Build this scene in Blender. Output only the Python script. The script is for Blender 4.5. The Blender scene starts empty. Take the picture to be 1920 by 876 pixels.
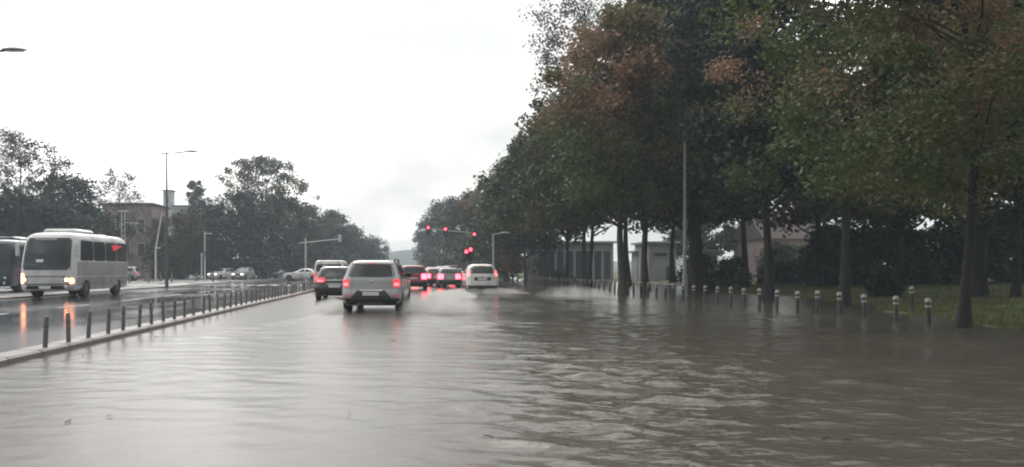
import bpy, bmesh, math, random
import numpy as np
from mathutils import Vector, Matrix

R = math.radians
F, CX, CY, H = 1500.0, 760.0, 506.0, 1.3      # focal length in photo pixels, vanishing point, eye height
def PX(px, Y): return (px - CX) / F * Y
def PZ(py, Y): return H + (CY - py) / F * Y

scene = bpy.context.scene
col = scene.collection
random.seed(7)

# ------------------------------------------------------------------ materials
def nodes_of(name):
    m = bpy.data.materials.new(name); m.use_nodes = True
    nt = m.node_tree; nt.nodes.clear()
    return m, nt, nt.nodes, nt.links

def mat(name, c, rough=.5, metal=0., var=.12, scale=6., coat=0., spec=.5, emit=None, es=0., bump=0., bscale=40., dirt=None, dscale=2.):
    m, nt, N, L = nodes_of(name)
    out = N.new('ShaderNodeOutputMaterial'); b = N.new('ShaderNodeBsdfPrincipled')
    L.new(b.outputs[0], out.inputs[0])
    tc = N.new('ShaderNodeTexCoord')
    no = N.new('ShaderNodeTexNoise'); no.inputs['Scale'].default_value = scale; no.inputs['Detail'].default_value = 5
    L.new(tc.outputs['Object'], no.inputs['Vector'])
    mx = N.new('ShaderNodeMix'); mx.data_type = 'RGBA'
    mx.inputs[6].default_value = (*[max(0, v*(1-var)) for v in c], 1); mx.inputs[7].default_value = (*[v*(1+var) for v in c], 1)
    L.new(no.outputs['Fac'], mx.inputs[0])
    last = mx.outputs[2]
    if dirt:
        n2 = N.new('ShaderNodeTexNoise'); n2.inputs['Scale'].default_value = dscale; n2.inputs['Detail'].default_value = 8
        L.new(tc.outputs['Object'], n2.inputs['Vector'])
        rp = N.new('ShaderNodeValToRGB'); rp.color_ramp.elements[0].position = .45; rp.color_ramp.elements[1].position = .7
        L.new(n2.outputs['Fac'], rp.inputs[0])
        m2 = N.new('ShaderNodeMix'); m2.data_type = 'RGBA'; m2.inputs[7].default_value = (*dirt, 1)
        L.new(rp.outputs[0], m2.inputs[0]); L.new(last, m2.inputs[6]); last = m2.outputs[2]
    L.new(last, b.inputs['Base Color'])
    b.inputs['Roughness'].default_value = rough; b.inputs['Metallic'].default_value = metal
    b.inputs['Specular IOR Level'].default_value = spec
    b.inputs['Coat Weight'].default_value = coat; b.inputs['Coat Roughness'].default_value = .06
    if emit:
        b.inputs['Emission Color'].default_value = (*emit, 1); b.inputs['Emission Strength'].default_value = es
    if bump:
        n3 = N.new('ShaderNodeTexNoise'); n3.inputs['Scale'].default_value = bscale; n3.inputs['Detail'].default_value = 6
        L.new(tc.outputs['Object'], n3.inputs['Vector'])
        bp = N.new('ShaderNodeBump'); bp.inputs['Strength'].default_value = bump; bp.inputs['Distance'].default_value = .05
        L.new(n3.outputs['Fac'], bp.inputs['Height']); L.new(bp.outputs[0], b.inputs['Normal'])
    return m

M = {}
M['silver'] = mat('silver_paint', (.33,.345,.355), .35, .25, .05, 3, .5, dirt=(.30,.28,.26), dscale=1.3)
M['white'] = mat('white_paint', (.72,.72,.70), .35, 0, .05, 3, .5, dirt=(.45,.42,.38), dscale=1.2)
M['darkpaint'] = mat('charcoal_paint', (.045,.05,.055), .3, .2, .1, 3, .6)
M['greypaint'] = mat('grey_paint', (.20,.21,.22), .35, .3, .08, 3, .5)
M['redpaint'] = mat('maroon_paint', (.22,.03,.035), .3, .1, .1, 3, .6)
M['bluepaint'] = mat('navy_paint', (.03,.045,.07), .3, .1, .1, 3, .6)
M['buswhite'] = mat('coach_paint', (.60,.62,.62), .4, 0, .06, 2, .4, dirt=(.34,.33,.32), dscale=.9)
M['busgrey'] = mat('coach_grey_paint', (.30,.30,.31), .5, 0, .08, 2, .08, dirt=(.2,.19,.19), dscale=.9)
M['plastic'] = mat('black_trim', (.025,.027,.03), .55, 0, .2, 8)
M['glass'] = mat('tinted_glass', (.022,.027,.032), .07, 0, .15, 2, 0, .6)
M['busglass'] = mat('coach_glass', (.035,.045,.05), .1, 0, .2, 1, 0, .5)
M['rubber'] = mat('tyre_rubber', (.018,.018,.018), .8, 0, .2, 20, bump=.3)
M['rim'] = mat('alloy_rim', (.42,.43,.44), .35, .8, .08, 8)
M['plate'] = mat('plate_white', (.68,.69,.70), .45, 0, .04, 20)
M['chrome'] = mat('chrome', (.6,.61,.62), .18, .9, .05, 8)
M['tail'] = mat('tail_lamp', (.40,.02,.03), .2, 0, .1, 10, .5, emit=(1,.05,.07), es=.9)
M['taildim'] = mat('tail_lamp_lower', (.35,.02,.03), .2, 0, .1, 10, .5, emit=(1,.03,.05), es=.25)
M['brake'] = mat('brake_lamp', (.5,.03,.03), .2, 0, .1, 10, .5, emit=(1,.10,.10), es=4.)
M['brakefar'] = mat('brake_lamp_bright', (.5,.03,.03), .2, 0, .1, 10, .5, emit=(1,.04,.06), es=13.)
M['headlamp'] = mat('headlamp', (.7,.6,.5), .2, 0, .05, 10, emit=(1,.32,.14), es=14.)
M['indicator_glow'] = mat('orange_lamp_glow', (.7,.3,.1), .2, 0, .05, 10, emit=(1,.34,.17), es=4.2)  # also carries the orange glow around the coach headlamps
M['drl'] = mat('white_lamp', (.8,.8,.8), .2, 0, .05, 10, emit=(1,.93,.85), es=5.)
M['redlens'] = mat('red_lens', (.5,.02,.02), .2, 0, .05, 10, emit=(1,.03,.05), es=14.)
M['galv'] = mat('galvanised_steel', (.30,.31,.32), .45, .5, .12, 5)
M['palemetal'] = mat('pale_painted_steel', (.55,.56,.57), .45, 0, .08, 5)
M['polegrey'] = mat('grey_post', (.10,.11,.12), .5, .3, .15, 5)
M['bollard'] = mat('bollard_black', (.022,.024,.024), .5, 0, .2, 9, dirt=(.06,.055,.045), dscale=5)
M['medbollard'] = mat('bollard_grey', (.13,.125,.122), .55, 0, .2, 9, dirt=(.2,.185,.175), dscale=5)
M['band'] = mat('reflective_band', (.42,.42,.40), .4, 0, .12, 12, dirt=(.22,.21,.19), dscale=12)
M['kerb'] = mat('kerb_stone', (.20,.175,.165), .45, 0, .2, 3, dirt=(.2,.18,.17), dscale=1.5, bump=.2)
M['bark'] = mat('bark', (.018,.018,.017), .9, 0, .45, 5, bump=.8, bscale=9, dirt=(.018,.024,.013), dscale=1.5)
M['barkmoss'] = mat('mossy_bark', (.055,.055,.038), .9, 0, .4, 5, bump=.8, bscale=9, dirt=(.05,.07,.02), dscale=1.2)
M['barkpale'] = mat('pale_bark', (.16,.15,.14), .9, 0, .4, 5, bump=.6, bscale=9)
M['render_white'] = mat('white_render', (.46,.47,.48), .8, 0, .08, 1.5, dirt=(.3,.3,.3), dscale=.7)
M['render_pink'] = mat('pink_render', (.32,.24,.25), .85, 0, .12, .6, dirt=(.18,.15,.16), dscale=.4)
M['render_grey'] = mat('grey_render', (.28,.29,.29), .85, 0, .1, .6, dirt=(.2,.2,.2), dscale=.5)
M['roofdark'] = mat('dark_roof', (.07,.07,.075), .7, 0, .2, 2)
M['tileroof'] = mat('tile_roof', (.085,.065,.06), .8, 0, .25, 3)
M['winglass'] = mat('window_glass', (.05,.06,.07), .1, 0, .1, 2)
M['timber'] = mat('dark_timber', (.07,.055,.045), .7, 0, .3, 4)
M['hill'] = mat('wooded_hill', (.06,.075,.05), .95, 0, .35, .03)
M['red_reflection'] = mat('painted_red_reflection', (.55,.03,.05), .4, 0, .1, 5, emit=(1,.05,.08), es=.25)  # red glint of a tail lamp, put into colour and weak emission

def road_mat(name, dark, wet_lo, wet_hi, scale):
    m, nt, N, L = nodes_of(name)
    out = N.new('ShaderNodeOutputMaterial'); b = N.new('ShaderNodeBsdfPrincipled'); L.new(b.outputs[0], out.inputs[0])
    tc = N.new('ShaderNodeTexCoord')
    n1 = N.new('ShaderNodeTexNoise'); n1.inputs['Scale'].default_value = scale; n1.inputs['Detail'].default_value = 6
    mp = N.new('ShaderNodeMapping'); mp.inputs['Scale'].default_value = (1, .35, 1)
    L.new(tc.outputs['Object'], mp.inputs[0]); L.new(mp.outputs[0], n1.inputs['Vector'])
    rp = N.new('ShaderNodeMapRange'); rp.inputs[1].default_value = .38; rp.inputs[2].default_value = .62
    rp.inputs[3].default_value = wet_lo; rp.inputs[4].default_value = wet_hi
    L.new(n1.outputs['Fac'], rp.inputs[0]); L.new(rp.outputs[0], b.inputs['Roughness'])
    n2 = N.new('ShaderNodeTexNoise'); n2.inputs['Scale'].default_value = 30; n2.inputs['Detail'].default_value = 4
    L.new(tc.outputs['Object'], n2.inputs['Vector'])
    mx = N.new('ShaderNodeMix'); mx.data_type = 'RGBA'
    mx.inputs[6].default_value = (*[v*.6 for v in dark], 1); mx.inputs[7].default_value = (*[v*1.5 for v in dark], 1)
    L.new(n1.outputs['Fac'], mx.inputs[0]); L.new(mx.outputs[2], b.inputs['Base Color'])
    bp = N.new('ShaderNodeBump'); bp.inputs['Strength'].default_value = .14; bp.inputs['Distance'].default_value = .01
    L.new(n2.outputs['Fac'], bp.inputs['Height']); L.new(bp.outputs[0], b.inputs['Normal'])
    return m
M['asphalt'] = road_mat('wet_asphalt', (.055,.058,.063), .05, .21, .35)
M['paving'] = road_mat('wet_paving', (.20,.20,.20), .12, .45, .5)
M['groundmat'] = road_mat('wet_ground', (.055,.056,.05), .25, .6, .2)
M['marking'] = mat('road_paint', (.62,.62,.60), .3, 0, .2, 6, dirt=(.2,.2,.2), dscale=3)

def grass_mat():
    m, nt, N, L = nodes_of('lawn_grass')
    out = N.new('ShaderNodeOutputMaterial'); b = N.new('ShaderNodeBsdfPrincipled'); L.new(b.outputs[0], out.inputs[0])
    tc = N.new('ShaderNodeTexCoord')
    n1 = N.new('ShaderNodeTexNoise'); n1.inputs['Scale'].default_value = .35; n1.inputs['Detail'].default_value = 6
    L.new(tc.outputs['Object'], n1.inputs['Vector'])
    rp = N.new('ShaderNodeValToRGB'); e = rp.color_ramp.elements
    e[0].position = .3; e[0].color = (.075,.065,.036,1); e[1].position = .7; e[1].color = (.085,.11,.036,1)
    k = e.new(.5); k.color = (.088,.11,.036,1)
    L.new(n1.outputs['Fac'], rp.inputs[0]); L.new(rp.outputs[0], b.inputs['Base Color'])
    n2 = N.new('ShaderNodeTexNoise'); n2.inputs['Scale'].default_value = 18; n2.inputs['Detail'].default_value = 6
    L.new(tc.outputs['Object'], n2.inputs['Vector'])
    bp = N.new('ShaderNodeBump'); bp.inputs['Strength'].default_value = .8; bp.inputs['Distance'].default_value = .08
    L.new(n2.outputs['Fac'], bp.inputs['Height']); L.new(bp.outputs[0], b.inputs['Normal'])
    b.inputs['Roughness'].default_value = .8
    return m
M['lawn'] = grass_mat()

def leaf_mat(name, stops, transl=.25):
    m, nt, N, L = nodes_of(name)
    out = N.new('ShaderNodeOutputMaterial'); b = N.new('ShaderNodeBsdfPrincipled')
    at = N.new('ShaderNodeAttribute'); at.attribute_name = 'tint'
    rp = N.new('ShaderNodeValToRGB'); e = rp.color_ramp.elements
    e[0].position, e[0].color = stops[0][0], (*stops[0][1], 1)
    e[1].position, e[1].color = stops[-1][0], (*stops[-1][1], 1)
    for p, c in stops[1:-1]:
        k = e.new(p); k.color = (*c, 1)
    L.new(at.outputs['Fac'], rp.inputs[0]); L.new(rp.outputs[0], b.inputs['Base Color'])
    b.inputs['Roughness'].default_value = .55; b.inputs['Specular IOR Level'].default_value = .35
    t = N.new('ShaderNodeBsdfTranslucent'); L.new(rp.outputs[0], t.inputs[0])
    mx = N.new('ShaderNodeMixShader'); mx.inputs[0].default_value = transl
    L.new(b.outputs[0], mx.inputs[1]); L.new(t.outputs[0], mx.inputs[2]); L.new(mx.outputs[0], out.inputs[0])
    return m
M['leaf_dark'] = leaf_mat('dark_leaves', [(0,(.016,.028,.024)), (.6,(.030,.046,.034)), (1,(.055,.068,.036))])
M['leaf_green'] = leaf_mat('green_leaves', [(0,(.030,.048,.016)), (.55,(.060,.085,.026)), (1,(.11,.115,.035))])
M['leaf_mixed'] = leaf_mat('turning_leaves', [(0,(.032,.048,.018)), (.45,(.075,.098,.030)), (.62,(.11,.085,.04)), (.8,(.18,.105,.065)), (1,(.23,.13,.085))])
M['leaf_near'] = leaf_mat('near_turning_leaves', [(0,(.050,.075,.024)), (.42,(.095,.125,.036)), (.62,(.15,.12,.055)), (.8,(.24,.145,.085)), (1,(.30,.18,.11))], .3)
M['leaf_rust'] = leaf_mat('rust_leaves', [(0,(.05,.045,.022)), (.4,(.12,.07,.04)), (1,(.24,.11,.065))])
M['leaf_grey'] = leaf_mat('grey_green_leaves', [(0,(.05,.058,.045)), (.6,(.085,.09,.065)), (1,(.12,.115,.085))])
M['blade'] = leaf_mat('grass_blades', [(0,(.07,.085,.028)), (.6,(.10,.125,.038)), (1,(.14,.13,.06))])

def water_mat():
    m, nt, N, L = nodes_of('muddy_flood_water')
    out = N.new('ShaderNodeOutputMaterial'); b = N.new('ShaderNodeBsdfPrincipled'); L.new(b.outputs[0], out.inputs[0])
    tc = N.new('ShaderNodeTexCoord'); sep = N.new('ShaderNodeSeparateXYZ'); L.new(tc.outputs['Object'], sep.inputs[0])
    def noise(scale, sx, sy, rot=0., det=4, dist=0.):
        mp = N.new('ShaderNodeMapping'); mp.inputs['Scale'].default_value = (sx, sy, 1); mp.inputs['Rotation'].default_value = (0,0,rot)
        L.new(tc.outputs['Object'], mp.inputs[0])
        n = N.new('ShaderNodeTexNoise'); n.inputs['Scale'].default_value = scale; n.inputs['Detail'].default_value = det
        n.inputs['Distortion'].default_value = dist
        L.new(mp.outputs[0], n.inputs['Vector']); return n.outputs['Fac']
    def math_(op, a, bb=None, c=None):
        n = N.new('ShaderNodeMath'); n.operation = op
        for i, v in enumerate((a, bb, c)):
            if v is None: continue
            if isinstance(v, (int, float)): n.inputs[i].default_value = v
            else: L.new(v, n.inputs[i])
        return n.outputs[0]
    def ramp(v, a, bb, lo=0., hi=1.):
        n = N.new('ShaderNodeMapRange'); n.interpolation_type = 'SMOOTHSTEP'
        n.inputs[1].default_value = a; n.inputs[2].default_value = bb; n.inputs[3].default_value = lo; n.inputs[4].default_value = hi
        L.new(v, n.inputs[0]); return n.outputs[0]
    patch = noise(.16, 1, .8, .3, 3)
    # chop driven up by the passing cars: strongest right of the lane, calm by the median and in the tree-side shallows
    xr = math_('MULTIPLY', ramp(sep.outputs[0], -.8, 2.2), ramp(sep.outputs[0], 5.0, 10.0, 1., .45))
    mask = math_('MULTIPLY', math_('MULTIPLY_ADD', xr, .9, .16), ramp(patch, .30, .62, .30, 1.25))
    big = noise(1.3, .8, 1.25, .35, 2, .6)
    mid = noise(3.6, .75, 1.3, .25, 3, .5)
    fine = noise(11., .7, 1.2, .1, 3)
    h = math_('ADD', math_('MULTIPLY', big, .02), math_('ADD', math_('MULTIPLY', mid, .022), math_('MULTIPLY', fine, .014)))
    hm = math_('MULTIPLY', h, mask)
    bp = N.new('ShaderNodeBump'); bp.inputs['Strength'].default_value = 1.; bp.inputs['Distance'].default_value = 1.
    L.new(hm, bp.inputs['Height']); L.new(bp.outputs[0], b.inputs['Normal'])
    mx = N.new('ShaderNodeMix'); mx.data_type = 'RGBA'
    mx.inputs[6].default_value = (.060,.053,.042,1); mx.inputs[7].default_value = (.094,.085,.070,1)
    L.new(patch, mx.inputs[0]); L.new(mx.outputs[2], b.inputs['Base Color'])
    L.new(ramp(sep.outputs[0], -1.0, 3.0, .26, .13), b.inputs['Roughness']); b.inputs['IOR'].default_value = 1.333
    return m
M['water'] = water_mat()

def spray_mat(name, dens, scale=1.6, lo=.42):
    m, nt, N, L = nodes_of(name)
    out = N.new('ShaderNodeOutputMaterial'); v = N.new('ShaderNodeVolumePrincipled'); L.new(v.outputs[0], out.inputs['Volume'])
    tc = N.new('ShaderNodeTexCoord')
    no = N.new('ShaderNodeTexNoise'); no.inputs['Scale'].default_value = scale; no.inputs['Detail'].default_value = 4
    L.new(tc.outputs['Object'], no.inputs['Vector'])
    mr = N.new('ShaderNodeMapRange'); mr.inputs[1].default_value = lo; mr.inputs[2].default_value = .75; mr.inputs[3].default_value = 0; mr.inputs[4].default_value = 1
    L.new(no.outputs['Fac'], mr.inputs[0])
    # fade to nothing at the shell (Generated coordinates span the plume)
    sub = N.new('ShaderNodeVectorMath'); sub.operation = 'SUBTRACT'; sub.inputs[1].default_value = (.5,.5,.0)
    L.new(tc.outputs['Generated'], sub.inputs[0])
    sc = N.new('ShaderNodeVectorMath'); sc.operation = 'MULTIPLY'; sc.inputs[1].default_value = (2,2,1); L.new(sub.outputs[0], sc.inputs[0])
    ln = N.new('ShaderNodeVectorMath'); ln.operation = 'LENGTH'; L.new(sc.outputs[0], ln.inputs[0])
    fo = N.new('ShaderNodeMapRange'); fo.inputs[1].default_value = .2; fo.inputs[2].default_value = .98; fo.inputs[3].default_value = 1; fo.inputs[4].default_value = 0
    L.new(ln.outputs['Value'], fo.inputs[0])
    a = N.new('ShaderNodeMath'); a.operation = 'MULTIPLY'; L.new(mr.outputs[0], a.inputs[0]); L.new(fo.outputs[0], a.inputs[1])
    d = N.new('ShaderNodeMath'); d.operation = 'MULTIPLY'; d.inputs[1].default_value = dens; L.new(a.outputs[0], d.inputs[0])
    L.new(d.outputs[0], v.inputs['Density']); v.inputs['Color'].default_value = (.93,.92,.90,1); v.inputs['Anisotropy'].default_value = .2
    return m
M['spray'] = spray_mat('spray_mist', 6.5, 2.0, .38)
M['droplet'] = mat('droplets', (.75,.75,.73), .15, 0, .05, 5)

# ------------------------------------------------------------------ mesh builder
class MB:
    def __init__(s): s.v, s.f = [], []
    def add(s, vs, fs):
        n = len(s.v); s.v += [tuple(p) for p in vs]; s.f += [tuple(i+n for i in f) for f in fs]; return s
    def box(s, c, d, rz=0., bev=0.):
        x, y, z = (d[0]/2, d[1]/2, d[2]/2)
        if bev:
            b = min(bev, x*.9, y*.9, z*.9); pts = []
            for zz, k in ((-z, b), (-z+b, 0), (z-b, 0), (z, b)):
                xx, yy, q = x-k, y-k, b
                pts.append([(-xx+q,-yy),(xx-q,-yy),(xx,-yy+q),(xx,yy-q),(xx-q,yy),(-xx+q,yy),(-xx,yy-q),(-xx,-yy+q)])
            vs = [(p[0],p[1],zz) for ring, zz in zip(pts, (-z,-z+b,z-b,z)) for p in ring]
            fs = [tuple(range(7,-1,-1)), tuple(range(24,32))] + [(r*8+i, r*8+(i+1)%8, r*8+8+(i+1)%8, r*8+8+i) for r in range(3) for i in range(8)]
        else:
            vs = [(-x,-y,-z),(x,-y,-z),(x,y,-z),(-x,y,-z),(-x,-y,z),(x,-y,z),(x,y,z),(-x,y,z)]
            fs = [(3,2,1,0),(4,5,6,7),(0,1,5,4),(1,2,6,5),(2,3,7,6),(3,0,4,7)]
        cs, sn = math.cos(rz), math.sin(rz)
        return s.add([(c[0]+p[0]*cs-p[1]*sn, c[1]+p[0]*sn+p[1]*cs, c[2]+p[2]) for p in vs], fs)
    def tube(s, pts, rad, n=10, caps=True):
        pts = [Vector(p) for p in pts]; rings = []
        up = Vector((0,0,1))
        for i, p in enumerate(pts):
            t = (pts[min(i+1, len(pts)-1)] - pts[max(i-1, 0)]).normalized()
            a = t.cross(Vector((1,0,0)) if abs(t.x) < .8 else Vector((0,1,0))).normalized(); b = t.cross(a).normalized()
            r = rad[i] if isinstance(rad, (list, tuple)) else rad
            rings.append([p + a*(r*math.cos(2*math.pi*k/n)) + b*(r*math.sin(2*math.pi*k/n)) for k in range(n)])
        vs = [q for r in rings for q in r]; fs = []
        for i in range(len(rings)-1):
            for k in range(n): fs.append((i*n+k, i*n+(k+1)%n, (i+1)*n+(k+1)%n, (i+1)*n+k))
        if caps: fs.append(tuple(range(n-1,-1,-1))); fs.append(tuple((len(rings)-1)*n+k for k in range(n)))
        return s.add(vs, fs)
    def lathe(s, c, prof, n=16, axis='z'):
        vs = []
        for r, h in prof:
            for k in range(n):
                a = 2*math.pi*k/n; x, y = r*math.cos(a), r*math.sin(a)
                vs.append((c[0]+x, c[1]+y, c[2]+h) if axis == 'z' else (c[0]+h, c[1]+x, c[2]+y))
        fs = [(i*n+k, i*n+(k+1)%n, (i+1)*n+(k+1)%n, (i+1)*n+k) for i in range(len(prof)-1) for k in range(n)]
        fs += [tuple(range(n-1,-1,-1)), tuple((len(prof)-1)*n+k for k in range(n))]
        return s.add(vs, fs)
    def build(s, name, m, parent=None, smooth=True, angle=35):
        me = bpy.data.meshes.new(name); me.from_pydata(s.v, [], s.f); me.validate(); me.update()
        bm = bmesh.new(); bm.from_mesh(me); bmesh.ops.recalc_face_normals(bm, faces=bm.faces)
        if smooth:
            for f in bm.faces: f.smooth = True
            lim = math.radians(angle)
            for e in bm.edges:
                e.smooth = len(e.link_faces) != 2 or e.calc_face_angle(0) < lim
        bm.to_mesh(me); bm.free()
        me.materials.append(m)
        o = bpy.data.objects.new(name, me); col.objects.link(o)
        if parent: o.parent = parent
        return o

def tag(o, label=None, cat=None, group=None, kind=None):
    if label: o['label'] = label
    if cat: o['category'] = cat
    if group: o['group'] = group
    if kind: o['kind'] = kind
    return o
def empty(name, loc=(0,0,0), rz=0., label=None, cat=None, group=None):
    o = bpy.data.objects.new(name, None); col.objects.link(o); o.location = loc; o.rotation_euler = (0,0,rz); o.empty_display_size = .3
    return tag(o, label, cat, group)
def copy_tree(o, parent=None):
    c = o.copy(); col.objects.link(c)
    if parent is not None: c.parent = parent
    for ch in list(o.children): copy_tree(ch, c)
    return c

# ------------------------------------------------------------------ vehicles: lofted from plan-view rings
class Shell:
    """st rows: z, y at the -Y end, y at the +Y end, half width, corner radius"""
    def __init__(s, st, bow=.06):
        s.st = np.array(st, float); s.bow = bow
    def at(s, z):
        return [float(np.interp(z, s.st[:,0], s.st[:,k])) for k in (1,2,3,4)]
    def ring(s, z):
        a, b, w, r = s.at(z); r = min(r, w*.9, (b-a)*.45); pts = []
        for k in range(9): pts.append((-(w-r) + 2*(w-r)*k/8, a))
        for k in range(1, 6): t = math.pi/2*k/6; pts.append((w-r+r*math.sin(t), a+r-r*math.cos(t)))
        for k in range(9): pts.append((w, a+r+(b-a-2*r)*k/8))
        for k in range(1, 6): t = math.pi/2*k/6; pts.append((w-r+r*math.cos(t), b-r+r*math.sin(t)))
        for k in range(9): pts.append((w-r - 2*(w-r)*k/8, b))
        for k in range(1, 6): t = math.pi/2*k/6; pts.append((-(w-r)-r*math.sin(t), b-r+r*math.cos(t)))
        for k in range(9): pts.append((-w, b-r-(b-a-2*r)*k/8))
        for k in range(1, 6): t = math.pi/2*k/6; pts.append((-(w-r)-r*math.cos(t), a+r-r*math.sin(t)))
        yc = (a+b)/2; out = []
        for x, y in pts:
            q = s.bow*(x/w)**2
            f = min(1, abs(y-yc)/((b-a)/2)); f = max(0, (f-.6)/.4)
            out.append((x, y + q*f if y < yc else y - q*f, z))
        return out
    def body(s):
        mb = MB(); zs = []
        for i in range(len(s.st)-1):
            for k in range(3): zs.append(s.st[i,0] + (s.st[i+1,0]-s.st[i,0])*k/3)
        zs.append(s.st[-1,0]); rings = [s.ring(z) for z in zs]; n = len(rings[0])
        vs = [p for r in rings for p in r]
        fs = [(i*n+k, i*n+(k+1)%n, (i+1)*n+(k+1)%n, (i+1)*n+k) for i in range(len(rings)-1) for k in range(n)]
        fs += [tuple(range(n-1,-1,-1)), tuple((len(rings)-1)*n+k for k in range(n))]
        return mb.add(vs, fs)
    def yface(s, x, z, front=False):
        a, b, w, r = s.at(z); r = min(r, w*.9); e = 0; ax = abs(x)
        if ax > w-r: t = min(1, (ax-(w-r))/r); e = r - r*math.sqrt(max(0, 1-t*t))
        e += s.bow*(x/w)**2
        return b - e if front else a + e
    def xside(s, y, z):
        a, b, w, r = s.at(z); e = 0
        if y < a+r: t = min(1, (a+r-y)/r); e = r-r*math.sqrt(max(0,1-t*t))
        if y > b-r: t = min(1, (y-b+r)/r); e = r-r*math.sqrt(max(0,1-t*t))
        return w - e
    def face_patch(s, xl, xr, z0, z1, off=.006, front=False, nx=12, nz=8):
        fl = xl if callable(xl) else (lambda t: xl); fr = xr if callable(xr) else (lambda t: xr)
        sg = 1 if front else -1; g = []
        for j in range(nz+1):
            t = j/nz; z = z0+(z1-z0)*t
            g.append([(fl(t)+(fr(t)-fl(t))*i/nx, s.yface(fl(t)+(fr(t)-fl(t))*i/nx, z, front)+sg*off, z) for i in range(nx+1)])
        return s._grid(g, (0, -sg*2*off-.0*sg, 0))
    def side_patch(s, sd, y0, y1, z0, z1, off=.006, ny=12, nz=8):
        f0 = y0 if callable(y0) else (lambda t: y0); f1 = y1 if callable(y1) else (lambda t: y1); g = []
        for j in range(nz+1):
            t = j/nz; z = z0+(z1-z0)*t
            g.append([(sd*(s.xside(f0(t)+(f1(t)-f0(t))*i/ny, z)+off), f0(t)+(f1(t)-f0(t))*i/ny, z) for i in range(ny+1)])
        return s._grid(g, (-sd*2*off, 0, 0))
    def _grid(s, g, back):
        mb = MB(); h, w = len(g), len(g[0]); vs = [p for r in g for p in r]
        fs = [(j*w+i, j*w+i+1, (j+1)*w+i+1, (j+1)*w+i) for j in range(h-1) for i in range(w-1)]
        bd = [i for i in range(w)] + [j*w+w-1 for j in range(1,h)] + [(h-1)*w+i for i in range(w-2,-1,-1)] + [j*w for j in range(h-2,0,-1)]
        n = len(vs)
        vs += [tuple(vs[i][k]+back[k] for k in range(3)) for i in bd]
        m = len(bd); fs += [(bd[k], bd[(k+1)%m], n+(k+1)%m, n+k) for k in range(m)]
        return mb.add(vs, fs)

def rounded(lo, hi, amt, e=.22):
    """edge function that rounds the ends of a patch"""
    def f(t):
        d = min(t, 1-t)/e
        k = 0 if d >= 1 else amt*(1-math.sqrt(max(0, 1-(1-d)**2)))
        v = lo + (hi-lo)*t
        return v + k
    return f

def wheel(parent, x, y, r=.33, w=.21, sd=1):
    t = MB().lathe((x, y, r), [(r*.60,-w/2),(r*.9,-w/2),(r*.985,-w*.36),(r,-w*.2),(r,w*.2),(r*.985,w*.36),(r*.9,w/2),(r*.60,w/2)], 24, 'x').build('wheel', M['rubber'], parent)
    m = MB(); hx = x+sd*(w/2-.03)
    m.lathe((hx, y, r), [(r*.60,-.02),(r*.60,.012),(r*.54,.012),(r*.52,-.012),(.02,-.012)] if sd > 0 else [(.02,.012),(r*.52,.012),(r*.54,-.012),(r*.60,-.012),(r*.60,.02)], 20, 'x')
    for k in range(5):
        a = 2*math.pi*k/5
        m.tube([(hx+sd*.008, y+.05*math.cos(a), r+.05*math.sin(a)), (hx+sd*.008, y+r*.55*math.cos(a), r+r*.55*math.sin(a))], [.03,.022], 6)
    m.build('rim', M['rim'], t)
    return t

def arch(parent, sh, sd, y, r, m):
    g = MB(); pts = []
    for k in range(17):
        a = math.pi*k/16; pts.append((y+r*math.cos(a), .30+r*math.sin(a)))
    pts = [(y+r, .20)] + pts + [(y-r, .20)]
    top = [(sd*(sh.xside(p[0], max(p[1],.3))+.010), p[0], p[1]) for p in pts]
    bot = [(sd*(sh.xside(p[0], max(p[1],.3))-.03), p[0], p[1]) for p in pts]
    n = len(pts); g.add(top+bot, [tuple(range(n))] + [(k, (k+1)%n, n+(k+1)%n, n+k) for k in range(n)])
    return g.build('wheel_arch', m, parent)

SUV = [(.24,.14,4.20,.78,.16),(.34,.04,4.30,.86,.20),(.50,.0,4.34,.895,.20),(.62,.02,4.34,.905,.20),(.74,.07,4.30,.905,.20),(.92,.10,4.20,.90,.20),
       (1.00,.115,3.95,.895,.20),(1.04,.13,3.55,.885,.2),(1.08,.145,3.15,.87,.2),(1.14,.175,3.02,.84,.2),(1.30,.25,2.75,.785,.2),(1.46,.325,2.45,.725,.2),(1.54,.37,2.25,.68,.22),(1.59,.47,2.05,.61,.24),(1.615,.65,1.85,.50,.25)]
HATCH = [(.22,.12,3.95,.74,.16),(.32,.03,4.02,.82,.2),(.48,.0,4.06,.86,.22),(.60,.02,4.05,.87,.22),(.72,.07,4.0,.87,.22),(.86,.10,3.85,.865,.22),
       (.92,.12,3.55,.855,.22),(.96,.14,3.15,.84,.22),(1.02,.17,2.9,.81,.22),(1.18,.28,2.6,.745,.22),(1.34,.40,2.3,.68,.22),(1.41,.47,2.1,.63,.24),(1.455,.6,1.9,.56,.25),(1.475,.8,1.7,.46,.25)]
MPV = [(.22,.12,4.20,.78,.16),(.32,.03,4.28,.86,.2),(.48,.0,4.32,.895,.24),(.60,.02,4.31,.90,.26),(.76,.05,4.26,.90,.28),(.92,.07,4.05,.895,.28),
       (.98,.085,3.75,.885,.28),(1.04,.10,3.4,.87,.28),(1.10,.125,3.2,.85,.28),(1.30,.21,2.85,.79,.28),(1.46,.30,2.5,.72,.28),(1.56,.38,2.25,.66,.30),(1.62,.50,2.05,.58,.30),(1.655,.72,1.8,.46,.30)]
VAN = [(.24,.06,4.75,.84,.12),(.34,.02,4.85,.90,.12),(.60,.0,4.9,.93,.12),(.95,.02,4.75,.93,.12),(1.10,.03,4.3,.925,.12),(1.3,.05,3.95,.91,.12),(1.7,.10,3.5,.84,.12),(1.82,.14,3.3,.79,.14),(1.88,.24,3.1,.70,.16)]
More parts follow.
